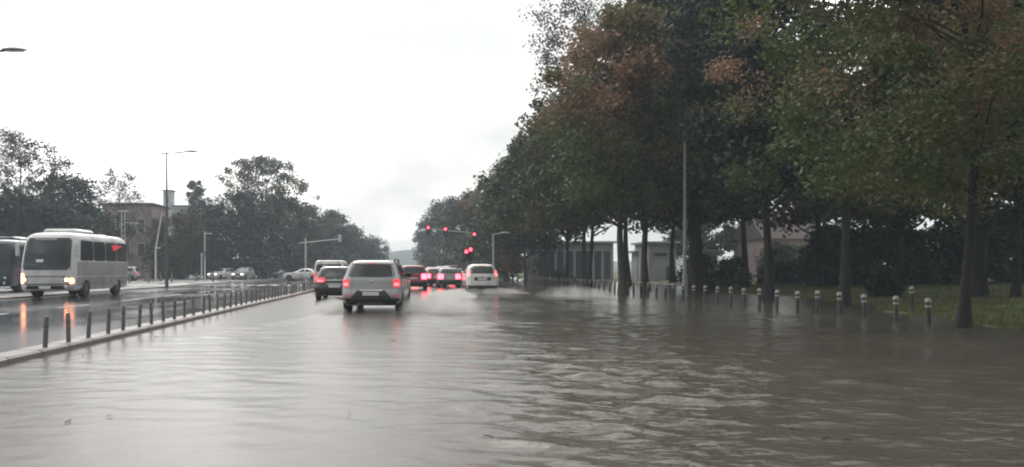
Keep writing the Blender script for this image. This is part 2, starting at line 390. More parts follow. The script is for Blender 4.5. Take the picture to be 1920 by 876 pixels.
SEDAN = [(.22,.10,4.4,.76,.16),(.32,.02,4.46,.84,.2),(.5,.0,4.5,.87,.22),(.68,.02,4.45,.875,.22),(.88,.06,4.2,.865,.22),(.94,.10,3.8,.85,.22),(.98,.45,3.4,.83,.22),(1.02,.66,3.15,.80,.22),(1.2,.95,2.75,.73,.22),(1.35,1.25,2.4,.66,.22),(1.41,1.45,2.2,.58,.24),(1.43,1.6,2.0,.5,.24)]

def car(name, st, paint, label, cat='car', loc=(0,0,0), rz=0., group=None, win=(1.10,1.46), lamps=(.80,1.02,.62,.86), lampmat='tail', plate_z=.78, detail=2, rails=False, bumper_z=(.26,.56), side_z=None, braketop=False, front_lamps=None):
    """rear towards -Y.  detail 2: every part the near cars show; 1: what a far car shows"""
    root = empty(name, loc, rz, label, cat, group); sh = Shell(st)
    sh.body().build('body', paint, root)
    z0, z1 = win; w0, w1 = sh.at(z0)[2], sh.at(z1)[2]
    sh.face_patch(rounded(-(w0-.13), -(w1-.11), .10), rounded(w0-.13, w1-.11, -.10), z0, z1).build('rear_window', M['glass'], root)
    fz1 = sh.st[-3,0]
    sh.face_patch(rounded(-(w0-.12), -(w1-.10), .08), rounded(w0-.12, w1-.10, -.08), z0+.03, fz1-.02, front=True).build('windscreen', M['glass'], root)
    sz = side_z or (z0, z1-.01); L = float(sh.st[:,2].max())
    for sd in (-1, 1):
        ya, yb = sh.at(sz[0])[0]+.35, sh.at(sz[0])[1]-.45
        yta, ytb = sh.at(sz[1])[0]+.35, sh.at(sz[1])[1]-.35
        mid = (ya+yb)/2
        sh.side_patch(sd, rounded(ya, yta, .06), rounded(mid-.05, mid-.05, -.02), *sz, off=.005).build('side_window', M['glass'], root)
        sh.side_patch(sd, rounded(mid+.05, mid+.05, .02), rounded(yb, ytb, -.06), *sz, off=.005).build('side_window', M['glass'], root)
        lz0, lz1, lx0, lx1 = lamps
        a, b = sorted((sd*lx0, sd*lx1))
        lm = sh.face_patch(rounded(a, a, .025), rounded(b, b, -.025), lz0, lz1, off=.012, nx=8, nz=6).build('tail_lamp', M[lampmat], root)
        if detail > 1:
            c = (a+b)/2; lw = (lx1-lx0)*.30; dz = (lz1-lz0)
            sh.face_patch(c-lw, c+lw, lz0+dz*.18, lz0+dz*.55, off=.018, nx=4, nz=3).build('bulb', M['brake'], lm)
            # wing mirror
            ym = sh.at(sz[0])[1]-.75
            mm = MB().box((sd*(sh.xside(ym, sz[0])+.10), ym, sz[0]+.06), (.20,.10,.15), bev=.03); mm.tube([(sd*(sh.xside(ym, sz[0])-.03), ym, sz[0]), (sd*(sh.xside(ym, sz[0])+.06), ym, sz[0]+.03)], .025, 6)
            mm.build('wing_mirror', paint if not rails else M['plastic'], root)
            for yh in (mid-.25, mid+.85):
                sh.side_patch(sd, yh, yh+.18, sz[0]-.17, sz[0]-.14, off=.022, ny=3, nz=2).build('door_handle', M['plastic'], root)
            for ys in (mid-1.0, mid, mid+1.05):
                sh.side_patch(sd, ys, ys+.012, .40, sz[0]-.02, off=.003, ny=1, nz=6).build('door_seam', M['plastic'], root)
            sh.side_patch(sd, .75, L-.85, .25, .40, off=.012, ny=8, nz=2).build('sill_trim', M['plastic'], root)
        for yw in (.78, L-.82):
            arch(root, sh, sd, yw, .40 if st is not HATCH else .37, M['plastic'] if rails else M['rubber'])
            wheel(root, sd*(float(sh.st[:,3].max())-.105), yw, .34 if st is not HATCH else .31, .215, sd)
    bw = sh.at(bumper_z[1])[2]
    sh.face_patch(-bw+.03, bw-.03, bumper_z[0], bumper_z[1], off=.022, nx=16, nz=4).build('rear_bumper', M['plastic'], root)
    MB().box((0, sh.yface(0, plate_z)-.016, plate_z), (.50,.016,.112), bev=.006).build('licence_plate', M['plate'], root)
    if detail > 1:
        sh.face_patch(-.34, .34, plate_z+.085, plate_z+.115, off=.024, nx=6, nz=1).build('tailgate_strip', M['chrome'], root)
        sh.face_patch(-.018, .20, z0+.02, z0+.035, off=.016, nx=6, nz=1).build('wiper', M['plastic'], root)
        bd = MB().lathe((0,0,0), [(.045,0),(.045,.012),(.03,.018)], 16).build('badge', M['chrome'], root)
        bd.rotation_euler = (R(90), 0, 0); bd.location = (0, sh.yface(0, z0-.13)-.002, z0-.13)
        for sx in (-1, 1): sh.face_patch(lambda t, q_=sx: q_*(.595-.02*t)-.004, lambda t, q_=sx: q_*(.595-.02*t)+.004, bumper_z[1]+.06, z0-.02, off=.004, nx=1, nz=8).build('tailgate_seam', M['plastic'], root)
        sh.face_patch(-.59, .59, bumper_z[1]+.06, bumper_z[1]+.07, off=.004, nx=14, nz=1).build('tailgate_seam', M['plastic'], root)
        zt = z1+.035
        sh.face_patch(-(w1-.08), w1-.08, zt, zt+.035, off=.05, nx=12, nz=2).build('roof_spoiler', paint, root)
        sh.face_patch(-.16, .16, zt+.006, zt+.026, off=.056, nx=4, nz=1).build('high_brake_lamp', M['taildim' if not braketop else 'brake'], root)
        MB().tube([(-.42,.14,.25), (-.42,.02,.235)], .035, 10).build('exhaust', M['galv'], root)
        MB().tube([(.12,1.0,sh.st[-1,0]-.01), (.12,.72,sh.st[-1,0]+.16)], [.012,.004], 6).build('aerial', M['plastic'], root)
    if rails:
        for sd in (-1, 1):
            zr = sh.st[-3,0]; xx = sd*(sh.at(zr)[2]-.02)
            MB().tube([(xx,.55,zr-.01),(xx,.62,zr+.075),(xx,.9,zr+.10),(xx,1.7,zr+.10),(xx,2.0,zr+.08),(xx,2.1,zr-.01)], .022, 8).build('roof_rail', M['plastic'], root)
    if front_lamps:
        for sd in (-1, 1):
            a, b = sorted((sd*.42, sd*.72)); zc = float(sh.st[4,0])-.02
            sh.face_patch(a, b, zc-.06, zc+.07, off=.012, front=True, nx=6, nz=3).build('headlamp', M[front_lamps], root)
        sh.face_patch(-.38, .38, zc-.10, zc+.02, off=.01, front=True, nx=6, nz=2).build('grille', M['plastic'], root)
        MB().box((0, sh.yface(0, .45, True)+.014, .45), (.5,.016,.11)).build('licence_plate', M['plate'], root)
    return root, sh

# --- the three near cars
suv, suv_sh = car('silver_suv', SUV, M['silver'], 'silver SUV with black roof rails ploughing through the flood, nearest of the cars', 'car',
      (PX(695,24), 24.0, -.02), R(-4.6), lamps=(.80,1.035,.665,.87), plate_z=.60, rails=True, bumper_z=(.26,.46), lampmat='tail')
# dark plate recess, skid plate and tow eye of the SUV
o = suv_sh.face_patch(lambda t: -.62+.20*t, lambda t: .62-.20*t, .47, .70, off=.010, nx=12, nz=4).build('plate_recess', M['plastic'], suv)
suv_sh.face_patch(-.40, .40, .25, .33, off=.034, nx=8, nz=2).build('skid_plate', M['chrome'], suv)
for sd in (-1, 1):
    a, b = sorted((sd*.66, sd*.80)); suv_sh.face_patch(a, b, .52, .56, off=.026, nx=4, nz=2).build('bumper_reflector', M['taildim'], suv)

mpv, mpv_sh = car('white_people_carrier', MPV, M['white'], 'white people carrier with high round rear window and cross bars on its roof, right lane', 'car',
      (PX(905,44), 44.0, -.03), R(-.5), lamps=(.98,1.28,.70,.83), plate_z=.82, bumper_z=(.24,.46), win=(1.12,1.50), lampmat='brake')
mpv_sh.face_patch(-.46, .46, .74, .93, off=.010, nx=10, nz=3).build('plate_recess', M['plastic'], mpv)
for yb in (1.0, 1.7):
    m = MB().tube([(-.62,yb,1.63),(-.60,yb,1.74),(.60,yb,1.74),(.62,yb,1.63)], .025, 8); m.build('roof_bar', M['plastic'], mpv)

hatch, hatch_sh = car('dark_hatchback', HATCH, M['darkpaint'], 'dark hatchback with lit tail lamps beside the median, half behind the silver SUV', 'car',
      (PX(627,34), 34.0, -.02), R(-1), lamps=(.78,.98,.42,.84), plate_z=.62, win=(1.04,1.37), lampmat='tail', rails=False)
for sd in (-1, 1):
    MB().tube([(sd*.56,.75,1.42),(sd*.56,.8,1.50),(sd*.56,2.0,1.50),(sd*.56,2.05,1.40)], .02, 8).build('roof_rail', M['chrome'], hatch)
hatch_sh.face_patch(-.40,.40,.86,.90, off=.014, nx=6, nz=1).build('chrome_strip', M['chrome'], hatch)

car('white_van', VAN, M['white'], 'white van queuing ahead of the dark hatchback, only its roof showing', 'van', (PX(617,47), 47, -.02), R(0), win=(1.2,1.65), lamps=(.8,1.15,.78,.9), detail=1)

# --- the queue of cars with lit brake lamps
QG = 'cars queuing with lit brake lamps'
q = [('queuing_car', SUV, 'redpaint', 775, 51, 'maroon off-roader with lit brake lamps just ahead of the silver SUV', (1.10,1.46), (.72,1.06,.52,.87)),
     ('queuing_car', HATCH, 'greypaint', 843, 58, 'grey hatchback with lit brake lamps, close on the left of the white people carrier', (1.04,1.37), (.66,1.0,.44,.84)),
     ('queuing_car', HATCH, 'redpaint', 818, 63, 'maroon hatchback with lit brake lamps between the maroon off-roader and the grey hatchback', (1.04,1.37), (.66,1.0,.44,.84)),
     ('queuing_car', SEDAN, 'darkpaint', 792, 66, 'black saloon with lit brake lamps right beyond the maroon off-roader', (1.04,1.33), (.64,.90,.36,.84)),
     ('queuing_car', MPV, 'silver', 833, 76, 'silver people carrier with lit brake lamps in the middle of the queue', (1.12,1.50), (.80,1.28,.56,.84)),
     ('queuing_car', SUV, 'greypaint', 812, 84, 'grey off-roader with lit brake lamps deep in the queue', (1.10,1.46), (.72,1.06,.52,.87)),
     ('queuing_car', SEDAN, 'white', 790, 92, 'white saloon with lit brake lamps far down the queue', (1.04,1.33), (.64,.90,.36,.84)),
     ('queuing_car', HATCH, 'bluepaint', 860, 90, 'navy hatchback with lit brake lamps under the signal mast', (1.04,1.37), (.66,1.0,.44,.84)),
     ('queuing_car', VAN, 'redpaint', 846, 104, 'maroon van with lit brake lamps at the far head of the queue', (1.2,1.65), (.7,1.25,.70,.9))]
for nm, st, p, px, Y, lab, win, lm in q:
    car(nm, st, M[p], lab, 'car', (PX(px,Y), Y, -.02), 0, QG, win=win, lamps=lm, lampmat='brakefar', detail=1)

# --- cars across the far side, left of the opposite carriageway
car('crossing_car', SEDAN, M['white'], 'white saloon standing side-on on the opposite carriageway far left', 'car', (PX(604,92), 92, .02), R(82), win=(1.04,1.33), lamps=(.68,.88,.5,.84), detail=1, front_lamps='chrome')
car('oncoming_car', SUV, M['greypaint'], 'grey off-roader coming towards the camera beyond the tall lamp', 'car', (PX(455,100), 104, .02), R(172), detail=1, front_lamps='drl')
car('parked_car', HATCH, M['white'], 'white hatchback parked beside the grey off-roader beyond the tall lamp', 'car', (PX(424,104), 108, .02), R(150), win=(1.04,1.37), detail=1, front_lamps='drl')
car('parked_car', SUV, M['silver'], 'silver off-roader parked behind the coach, far left of the tall lamp', 'car', (PX(262,90), 90, .02), R(95), detail=1, front_lamps='chrome')
car('parked_car', SEDAN, M['bluepaint'], 'navy saloon parked between the white saloon and the grey off-roader', 'car', (PX(520,112), 116, .02), R(165), win=(1.04,1.33), detail=1, front_lamps='chrome')

# ------------------------------------------------------------------ coaches (front towards -Y)
BUS = [(.36,.10,6.75,1.12,.22),(.48,.02,6.95,1.18,.26),(.80,.0,7.0,1.205,.28),(1.20,.03,7.0,1.22,.30),(1.50,.08,7.0,1.22,.30),(2.0,.20,6.98,1.21,.30),(2.5,.36,6.92,1.19,.30),(2.74,.46,6.85,1.16,.32),(2.86,.58,6.7,1.09,.36),(2.94,.78,6.5,.96,.4),(2.98,1.05,6.3,.78,.4)]
def coach(name, paint, low, label, loc, rz, lights):
    root = empty(name, loc, rz, label, 'bus'); sh = Shell(BUS, .10)
    sh.body().build('body', paint, root)
    sh.face_patch(rounded(-1.08,-1.00,.10,.12), rounded(1.08,1.00,-.10,.12), 1.27, 2.70, off=.010, nx=18, nz=12).build('windscreen', M['busglass'], root)
    sh.face_patch(-.62, .35, 2.60, 2.685, off=.018, nx=8, nz=1).build('header_blind', M['render_grey'], root)
    sh.face_patch(-.012,.012,1.30,2.68,off=.014,nx=1,nz=8).build('windscreen_divider', M['plastic'], root)
    sh.face_patch(-.45,-.12,1.62,1.74,off=.016,nx=4,nz=1).build('windscreen_card', M['plate'], root)
    sh.face_patch(-1.05,1.05,.62,.66,off=.016,nx=14,nz=1).build('bumper_groove', M['plastic'], root)
    sh.face_patch(-.85,.85,.42,.58,off=.020,nx=14,nz=2).build('grille', M['plastic'], root)
    sh.face_patch(-.9,.9,.97,1.0,off=.014,nx=14,nz=1).build('front_crease', M['plastic'], root)
    MB().box((0,-.012,.50),(.52,.02,.12)).build('licence_plate', M['plate'], root)
    for sd in (-1,1):
        a, b = sorted((sd*.80, sd*1.06))
        hl = sh.face_patch(rounded(a,a,.05), rounded(b,b,-.05), .74, .94, off=.02, nx=8, nz=5).build('headlamp', M['plastic'], root)
        a, b = sorted((sd*.86, sd*1.02))
        sh.face_patch(rounded(a,a,.04), rounded(b,b,-.04), .77, .91, off=.03, nx=6, nz=4).build('bulb', M['headlamp'] if lights else M['chrome'], hl)
        if lights:
            a, b = sorted((sd*(.96 if sd < 0 else 1.04), sd*1.19))
            sh.face_patch(rounded(a,a,.04), rounded(b,b,-.04), .66, 1.12 if sd < 0 else .92, off=.025, nx=6, nz=6).build('indicator_glow', M['indicator_glow'], root)  # oversized emissive patch, added to spread the headlamp's orange glow
        # fog lamp and mirror
        f = MB().lathe((0,0,0), [(.075,0),(.075,.03),(.05,.05)], 14).build('fog_lamp', M['plate'] if lights else M['chrome'], root)
        f.rotation_euler = (R(90),0,0); f.location = (sd*.90, sh.yface(.90,.54)-.015, .54)
        mm = MB().tube([(sd*1.08,.48,2.62),(sd*1.22,.28,2.60),(sd*1.30,.20,2.45)], .02, 6); mm.box((sd*1.31,.20,2.16),(.16,.12,.56), bev=.04); mm.build('wing_mirror', M['palemetal'] if lights else M['plastic'], root)
        # windows in a band along each side
        for k in range(4):
            y0 = .95+k*1.42; sh.side_patch(sd, rounded(y0 if k else y0-.1, y0, .05,.1), rounded(y0+1.36,y0+1.36,-.05,.1), 1.70, 2.62, off=.008).build('side_window', M['busglass'], root)
        sh.side_patch(sd, .50, 6.6, 1.00, 1.64, off=.005, ny=20, nz=3).build('side_panel', low, root)
        sh.side_patch(sd, .50, 6.6, .45, .96, off=.005, ny=20, nz=3).build('skirt_panel', low, root)
        for k in range(3): sh.side_patch(sd, 2.6+k*.95, 3.45+k*.95, .52,.90, off=.012, ny=4, nz=2).build('luggage_door', low, root)
        for y in (1.55, 5.35):
            arch(root, sh, sd, y, .52, M['rubber']); wheel(root, sd*1.06, y, .43, .27, sd)
        for y in (1.9, 4.2, 6.2): sh.side_patch(sd, y, y+.10, 1.03, 1.07, off=.012, ny=2, nz=1).build('side_marker', M['plastic'], root)
    MB().box((.05,2.35,3.04),(1.5,2.1,.24), bev=.09).build('roof_unit', paint, root)
    MB().box((0,5.2,3.0),(1.0,.9,.10), bev=.04).build('roof_hatch', paint, root)
    sh.face_patch(-.95,.95,1.6,2.6,front=True).build('rear_window', M['busglass'], root)
    return root, sh
bus, bus_sh = coach('white_coach', M['buswhite'], M['busgrey'], 'white midi coach with orange glowing headlamps on the opposite carriageway', (PX(84,35.2), 35.2, .02), R(-1.0), True)
t = bus_sh.side_patch(1, lambda t: 4.55+.9*(1-t)*.2, lambda t: 4.9+1.1*t, 2.22, 2.50, off=.014, ny=6, nz=4).build('window_reflection', M['red_reflection'], bus)  # red reflection painted as a faintly glowing patch over the side glass
coach('dark_coach', M['bluepaint'], M['bluepaint'], 'dark coach cut off by the photo edge behind the white coach', (PX(-24,43.5), 43.5, .02), 0, False)

# ------------------------------------------------------------------ lamps, masts, posts
def street_lamp(label, x, y, h=9.6, arm=1.9, back=.45, group=None, m=M['polegrey'], head=True):
    r = empty('street_lamp', (x,y,0), 0, label, 'street lamp', group)
    MB().tube([(0,0,0),(0,0,1.1)], .13, 12).build('base_sleeve', m, r)
    MB().tube([(0,0,1.1),(0,0,h*.5),(0,0,h)], [.09,.075,.055], 12).build('pole', m, r)
    MB().tube([(-back,0,h-.02),(0,0,h),(arm*.55,0,h+.06),(arm*.75,0,h+.12)], .045, 8).build('arm', m, r)
    hd = MB(); L = arm*.42; prof = []
    for k in range(9):
        t = k/8; prof.append((arm*.70+ t*.95, .16*math.sin(math.pi*min(1,.18+t*.80))**.7, .11*math.sin(math.pi*min(1,.15+t*.83))**.6))
    n = 10; vs = []
    for x_, wy, hz in prof:
        for q_ in range(n):
            a = 2*math.pi*q_/n; s_ = math.sin(a)
            vs.append((x_, wy*math.cos(a), h+.12 + (hz*s_ if s_ > 0 else hz*.25*s_)))
    fs = [(i*n+k, i*n+(k+1)%n, (i+1)*n+(k+1)%n, (i+1)*n+k) for i in range(8) for k in range(n)] + [tuple(range(n-1,-1,-1)), tuple(8*n+k for k in range(n))]
    h_ = hd.add(vs, fs).build('lamp_head', m, r)
    MB().box((arm*.70+.5,0,h+.094),(.55,.2,.02)).build('lens', M['palemetal'], h_)
    return r
street_lamp('tall grey street lamp with one arm on the left pavement beyond the coach', -17.0, 57.0)
street_lamp('near street lamp whose dark head reaches in at the photo edge above the coach', PX(25,30.7)-1.75, 30.7)
street_lamp('slim grey lamp post rising into the crowns between the right-hand trunks', PX(1284,39), 39.0, 7.6, .5, .05, m=M['galv'])
street_lamp('pale street lamp far down the right side behind the white people carrier', PX(925,72), 72.0, 4.5, .9, .1, m=M['palemetal'])

def signal_head(parent, x, y, z, lit=True):
    hd = MB().box((x,y,z),(.34,.22,1.0), bev=.05).build('signal_head', M['plastic'], parent)
    MB().box((x,y+.13,z),(.62,.03,1.30), bev=.01).build('backing_board', M['plastic'], hd)
    for k, mm in ((.31,'redlens' if lit else 'plastic'),(0,'plastic'),(-.31,'plastic')):
        l = MB().lathe((0,0,0), [(.15,0),(.15,.03),(.08,.055)], 14).build('lens', M[mm], hd); l.rotation_euler = (R(90),0,0); l.location = (x, y-.10, z+k)
        v = MB()
        ring = [(x+.14*math.cos(a), z+k+.14*math.sin(a)) for a in [math.pi*j/8 for j in range(9)]]
        v.add([(p[0], y-.10, p[1]) for p in ring]+[(p[0], y-.28, p[1]) for p in ring], [(j,j+1,10+j,9+j) for j in range(8)])
        v.build('visor', M['plastic'], hd)
    return hd
Y = 105; x0 = PX(876,Y)
r = empty('traffic_signal_mast', (x0,Y,0), 0, 'mast with a long arm and red signals above the queue on the right', 'traffic light')
za = PZ(436,Y)
MB().tube([(0,0,0),(0,0,za+.6)], [.13,.09], 12).build('pole', M['galv'], r)
MB().tube([(PX(892,Y)-x0,0,za-.1),(0,0,za),(PX(835,Y)-x0,0,PZ(433,Y)),(PX(798,Y)-x0,0,PZ(427,Y))], [.06,.08,.07,.05], 10).build('arm', M['galv'], r)
signal_head(r, PX(835,Y)-x0, -.2, PZ(433,Y)-.1); signal_head(r, PX(803,Y)-x0, -.2, PZ(430,Y)-.1)
signal_head(r, PX(889,Y)-x0, -.2, PZ(444,Y)); signal_head(r, PX(879,Y)-x0, -.3, PZ(468,Y)); 
Y = 78; r = empty('traffic_signal', (PX(874,Y),Y,0), 0, 'kerbside signal post with two lit red lamps left of the white people carrier', 'traffic light')
MB().tube([(0,0,0),(0,0,3.6)], [.07,.06], 10).build('pole', M['polegrey'], r)
signal_head(r, 0, -.12, PZ(478,Y)); signal_head(r, .42, -.12, PZ(474,Y))

Y = 108; r = empty('signal_mast', (PX(573,Y),Y,0), 0, 'pale mast with a long arm over the opposite carriageway, above the dark hatchback', 'traffic light')
MB().tube([(0,0,0),(0,0,PZ(446,Y))], [.14,.10], 10).build('pole', M['palemetal'], r)
MB().tube([(-.9,0,PZ(456,Y)),(0,0,PZ(455,Y)),(PX(637,Y)-PX(573,Y),0,PZ(448,Y))], .07, 8).build('arm', M['palemetal'], r)
MB().box((PX(637,Y)-PX(573,Y),0,PZ(447,Y)),(.4,.3,1.0), bev=.06).build('signal_head', M['palemetal'], r)
Y = 96; r = empty('signal_post', (PX(384,Y),Y,0), 0, 'pale post with a short top arm right of the tall street lamp', 'traffic light')
MB().tube([(0,0,0),(0,0,PZ(434,Y))], [.10,.07], 10).build('pole', M['palemetal'], r)
MB().tube([(0,0,PZ(438,Y)),(.9,0,PZ(438,Y))], .05, 8).build('arm', M['palemetal'], r)
MB().tube([(-.38,0,0),(-.38,0,PZ(474,Y))], .09, 10).build('second_post', M['palemetal'], r)
MB().box((.22,-.1,PZ(476,Y)),(.32,.25,.9), bev=.05).build('signal_head', M['plastic'], r)
Y = 84; r = empty('leaning_post', (PX(292,Y),Y,0), 0, 'pale post with a bent leaning top just left of the tall street lamp', 'post')
MB().tube([(0,0,0),(0,0,PZ(465,Y)),(.15,0,PZ(450,Y)),(PX(304,Y)-PX(292,Y),0,PZ(398,Y))], [.10,.09,.08,.05], 10).build('pole', M['palemetal'], r)
MB().box((.25,0,PZ(465,Y)),(.5,.06,.14)).build('bracket', M['palemetal'], r)
Y = 88; r = empty('lattice_mast', (PX(231,Y),Y,0), 0, 'thin pale twin mast with a cross head rising behind the coach roof', 'mast')
for dx in (-.18,.18): MB().tube([(dx,0,0),(dx,0,PZ(396,Y))], .04, 8).build('upright', M['palemetal'], r)
for k in range(8): MB().tube([(-.18,0,2+k*.7),(.18,0,2.3+k*.7)], .02, 6).build('brace', M['palemetal'], r)
MB().tube([(-.6,0,PZ(396,Y)),(.6,0,PZ(396,Y))], .05, 8).build('cross_head', M['palemetal'], r)
MB().tube([(.18,0,PZ(417,Y)),(1.9,0,PZ(420,Y))], .03, 8).build('side_arm', M['palemetal'], r)

# ------------------------------------------------------------------ bollards
def right_bollard():
    r = empty('bollard', (0,0,0))
    MB().lathe((0,0,-.15), [(.060,0),(.060,.68),(.052,.70)], 14).build('post', M['bollard'], r)
    MB().lathe((0,0,0), [(.064,.43),(.064,.485)], 14).build('white_band', M['band'], r)
    MB().lathe((0,0,0), [(.052,.55),(.066,.56),(.066,.60),(.050,.635),(.02,.65)], 14).build('white_cap', M['band'], r)
    return tag(r, 'black bollard with white bands standing in the flood before the right-hand trees', 'bollard', 'black bollards with white bands along the right edge')
pb = right_bollard()
for i in range(46):
    o = pb if i == 0 else copy_tree(pb)
    y = 19.07 + 1.30*i
    o.location = (12.5 + random.uniform(-.04,.04), y, random.uniform(-.03,.02)); o.rotation_euler = (R(random.uniform(-3,3)), R(random.uniform(-4,4)), 0)
o = copy_tree(pb); o.location = (PX(1711,26), 26, .12); o['label'] = 'lone bollard with its white top showing on the grass behind the row'; del o['group']
def median_bollard():
    r = empty('bollard', (0,0,0))
    MB().lathe((0,0,.08), [(.038,0),(.038,.46),(.031,.50),(.012,.515)], 12).build('post', M['medbollard'], r)
    MB().lathe((0,0,0), [(.040,.42),(.040,.46)], 12).build('collar', M['polegrey'], r)
    return tag(r, 'short dark bollard in the row on the kerb between the two carriageways', 'bollard', 'dark bollards along the median kerb')
pm = median_bollard()
for i in range(63):
    o = pm if i == 0 else copy_tree(pm)
    o.location = (-5.62+random.uniform(-.02,.02), 12.43 + .885*i, random.uniform(-.02,.01)); o.rotation_euler = (R(random.uniform(-3,3)), R(random.uniform(-4,4)), 0)
for i, (px, Y, h) in enumerate([(243,78,.9),(273,84,.9),(279,76,.95),(301,86,.9),(322,80,.9),(369,88,.9),(400,84,.95)]):
    m = MB().lathe((0,0,0), [(.10,0),(.10,h),(.08,h+.04)], 10); m.lathe((0,0,h*.72), [(.103,0),(.103,.08)], 10)
    o = m.build('bollard', M['medbollard']); o.location = (PX(px,Y), Y, .02)
    tag(o, 'dark post standing on the wet left pavement around the tall street lamp', 'bollard', 'dark posts on the left pavement')

# ------------------------------------------------------------------ ground, roads, water
def sheet(name, x0, x1, y0, y1, z, m, nx=1, ny=1, hf=None, kind='structure'):
    xs = np.linspace(x0, x1, nx+1); ys = np.linspace(y0, y1, ny+1); mb = MB()
    vs = [(x, y, z if hf is None else hf(x, y)) for y in ys for x in xs]; w = nx+1
    o = mb.add(vs, [(j*w+i, j*w+i+1, (j+1)*w+i+1, (j+1)*w+i) for j in range(ny) for i in range(nx)]).build(name, m, None, True, 180)
    return tag(o, kind=kind)
sheet('ground', -900, 900, -60, 900, -.16, M['groundmat'])
sheet('opposite_road', -17.2, -5.885, -40, 420, .02, M['asphalt'])
sheet('far_road', -5.885, 18, 130, 420, .015, M['asphalt'])
sheet('pavement', -75, -17.4, -40, 200, .05, M['paving'])

def flood():
    rs = np.random.default_rng(21)
    xs = np.concatenate([np.arange(-5.45, 14.5, .06), np.linspace(15, 60, 46)])
    ys = [-30., -15., -6., 0., 1.5]; y = 2.5
    while y < 130: ys.append(y); y += max(.032, .0062*y)
    ys.append(130.); ys = np.array(ys); dy = np.gradient(ys)
    X, Y = np.meshgrid(xs, ys); Z = np.zeros_like(X); D = np.broadcast_to(dy[:,None], X.shape)
    chop = np.clip((X+.6)/2.6, 0, 1); chop = chop*chop*(3-2*chop)
    chop *= 1-.55*np.clip((X-6)/7, 0, 1)
    pt = .5+.5*np.sin(.55*X+.33*Y+1.2*np.sin(.21*Y+.4*X))*np.cos(.31*X-.47*Y+.8*np.sin(.17*X))
    amp = (.24 + .76*chop)*(.35+.9*pt)
    for k in range(84):
        lam = .16*(7.0**rs.random()); q = 2*math.pi/lam
        a = rs.normal(.55, .55) if k % 3 else rs.normal(-.5, .6)
        kx, ky = q*math.sin(a), q*math.cos(a)
        h = .0034*lam**.85*(1.15 if lam < .6 else .8)
        ph = rs.random()*6.283
        fade = np.clip((lam*abs(math.cos(a))+.0)/(3.2*D)-.4, 0, 1)*np.clip(lam/.18-.5+abs(math.cos(a)), 0, 1)
        Z += h*fade*np.sin(kx*X+ky*Y+ph+.6*np.sin(.9*X-.7*Y+k))
    Z *= amp; Z = Z + .25*np.abs(Z)
    Z[:5] = 0; Z[:, X[0] > 14.6] *= .3
    # wheel wakes: low ridges spreading from the moving cars
    for cx, cy, s_ in ((-1.9,25.5,-1),(.1,25.5,1),(3.4,45,-1),(5.3,45,1)):
        t = np.clip((cy-Y), 0, 30); c = cx+s_*.22*t
        Z += .035*np.exp(-((X-c)/(.22+.02*t))**2)*np.exp(-t/9)*(t > 0)
    V = np.stack([X,Y,Z], -1).reshape(-1,3); h, w_ = X.shape
    i = (np.arange(h-1)[:,None]*w_+np.arange(w_-1)[None]).reshape(-1)
    Fq = np.stack([i,i+1,i+w_+1,i+w_], -1)
    me = bpy.data.meshes.new('flood_water'); me.vertices.add(len(V)); me.vertices.foreach_set('co', V.reshape(-1))
    me.loops.add(Fq.size); me.loops.foreach_set('vertex_index', Fq.reshape(-1)); me.polygons.add(len(Fq))
    me.polygons.foreach_set('loop_start', np.arange(0, Fq.size, 4)); me.polygons.foreach_set('use_smooth', np.ones(len(Fq), bool)); me.update(calc_edges=True)
    me.materials.append(M['water']); o = bpy.data.objects.new('flood_water', me); col.objects.link(o); return tag(o, kind='structure')
flood()
mb = MB(); 
y = -20.
while y < 128:
    mb.box((-5.66, y+.497, -.02), (.43, .988, .24), bev=.03); y += 1.0
tag(mb.build('median_kerb', M['kerb']), kind='structure')
mb = MB()
y = -20.
while y < 200:
    mb.box((-17.3, y+.497, .0), (.2, .988, .24), bev=.02); y += 1.0
tag(mb.build('pavement_kerb', M['kerb']), kind='structure')
mb = MB()
for k in range(26): mb.box((-11.6, 10+k*6, .026), (.14, 2.6, .004))
for k in range(1): mb.box((-16.8, 60, .026), (.12, 150, .004))
for k in range(9): mb.box((-16.2+k*1.1, 66, .0262), (.5, 3.4, .004))
tag(mb.build('road_markings', M['marking']), kind='structure')
mb = MB()                                                           # far hills closing the road
xs = np.linspace(-420, 420, 85)
hh = [9+8*math.exp(-((x+10)/90)**2)+2*math.sin(x*.031)+1.2*math.sin(x*.11+1)+.6*math.sin(x*.37) for x in xs]
vs = []
for yy, k in ((560,0.),(585,.55),(620,.9),(660,1.),(760,.0)):
    vs += [(x, yy, -.2+h*k) for x, h in zip(xs, hh)]
tag(mb.add(vs, [(j*85+i, j*85+i+1, (j+1)*85+i+1, (j+1)*85+i) for j in range(4) for i in range(84)]).build('hills', M['hill'], None, True, 180), kind='structure')

def shore(y): return float(np.interp(y, [0,12,16,23,35,50,75,110,140], [13.0,13.0,13.2,15.2,17.6,20.0,22.5,22,14]))
def bank(x, y):
    d = x - shore(y) - .35*math.sin(y*.7) - .25*math.sin(y*1.9+x) - .5*math.sin(y*.23)
    n = .03*math.sin(x*1.3+y*.8)+.02*math.sin(x*2.9-y*1.7)
    z = -.14 + .055*max(-3, d+2.2) if d < 0 else -.02 + .05*d
    if d > 0: z = -.019 + 1.5*(1-math.exp(-d*.034))
    return z + n*min(1, max(0, (d+3)/4))*.7
sheet('lawn', 8, 120, -10, 190, 0, M['lawn'], 160, 260, bank)

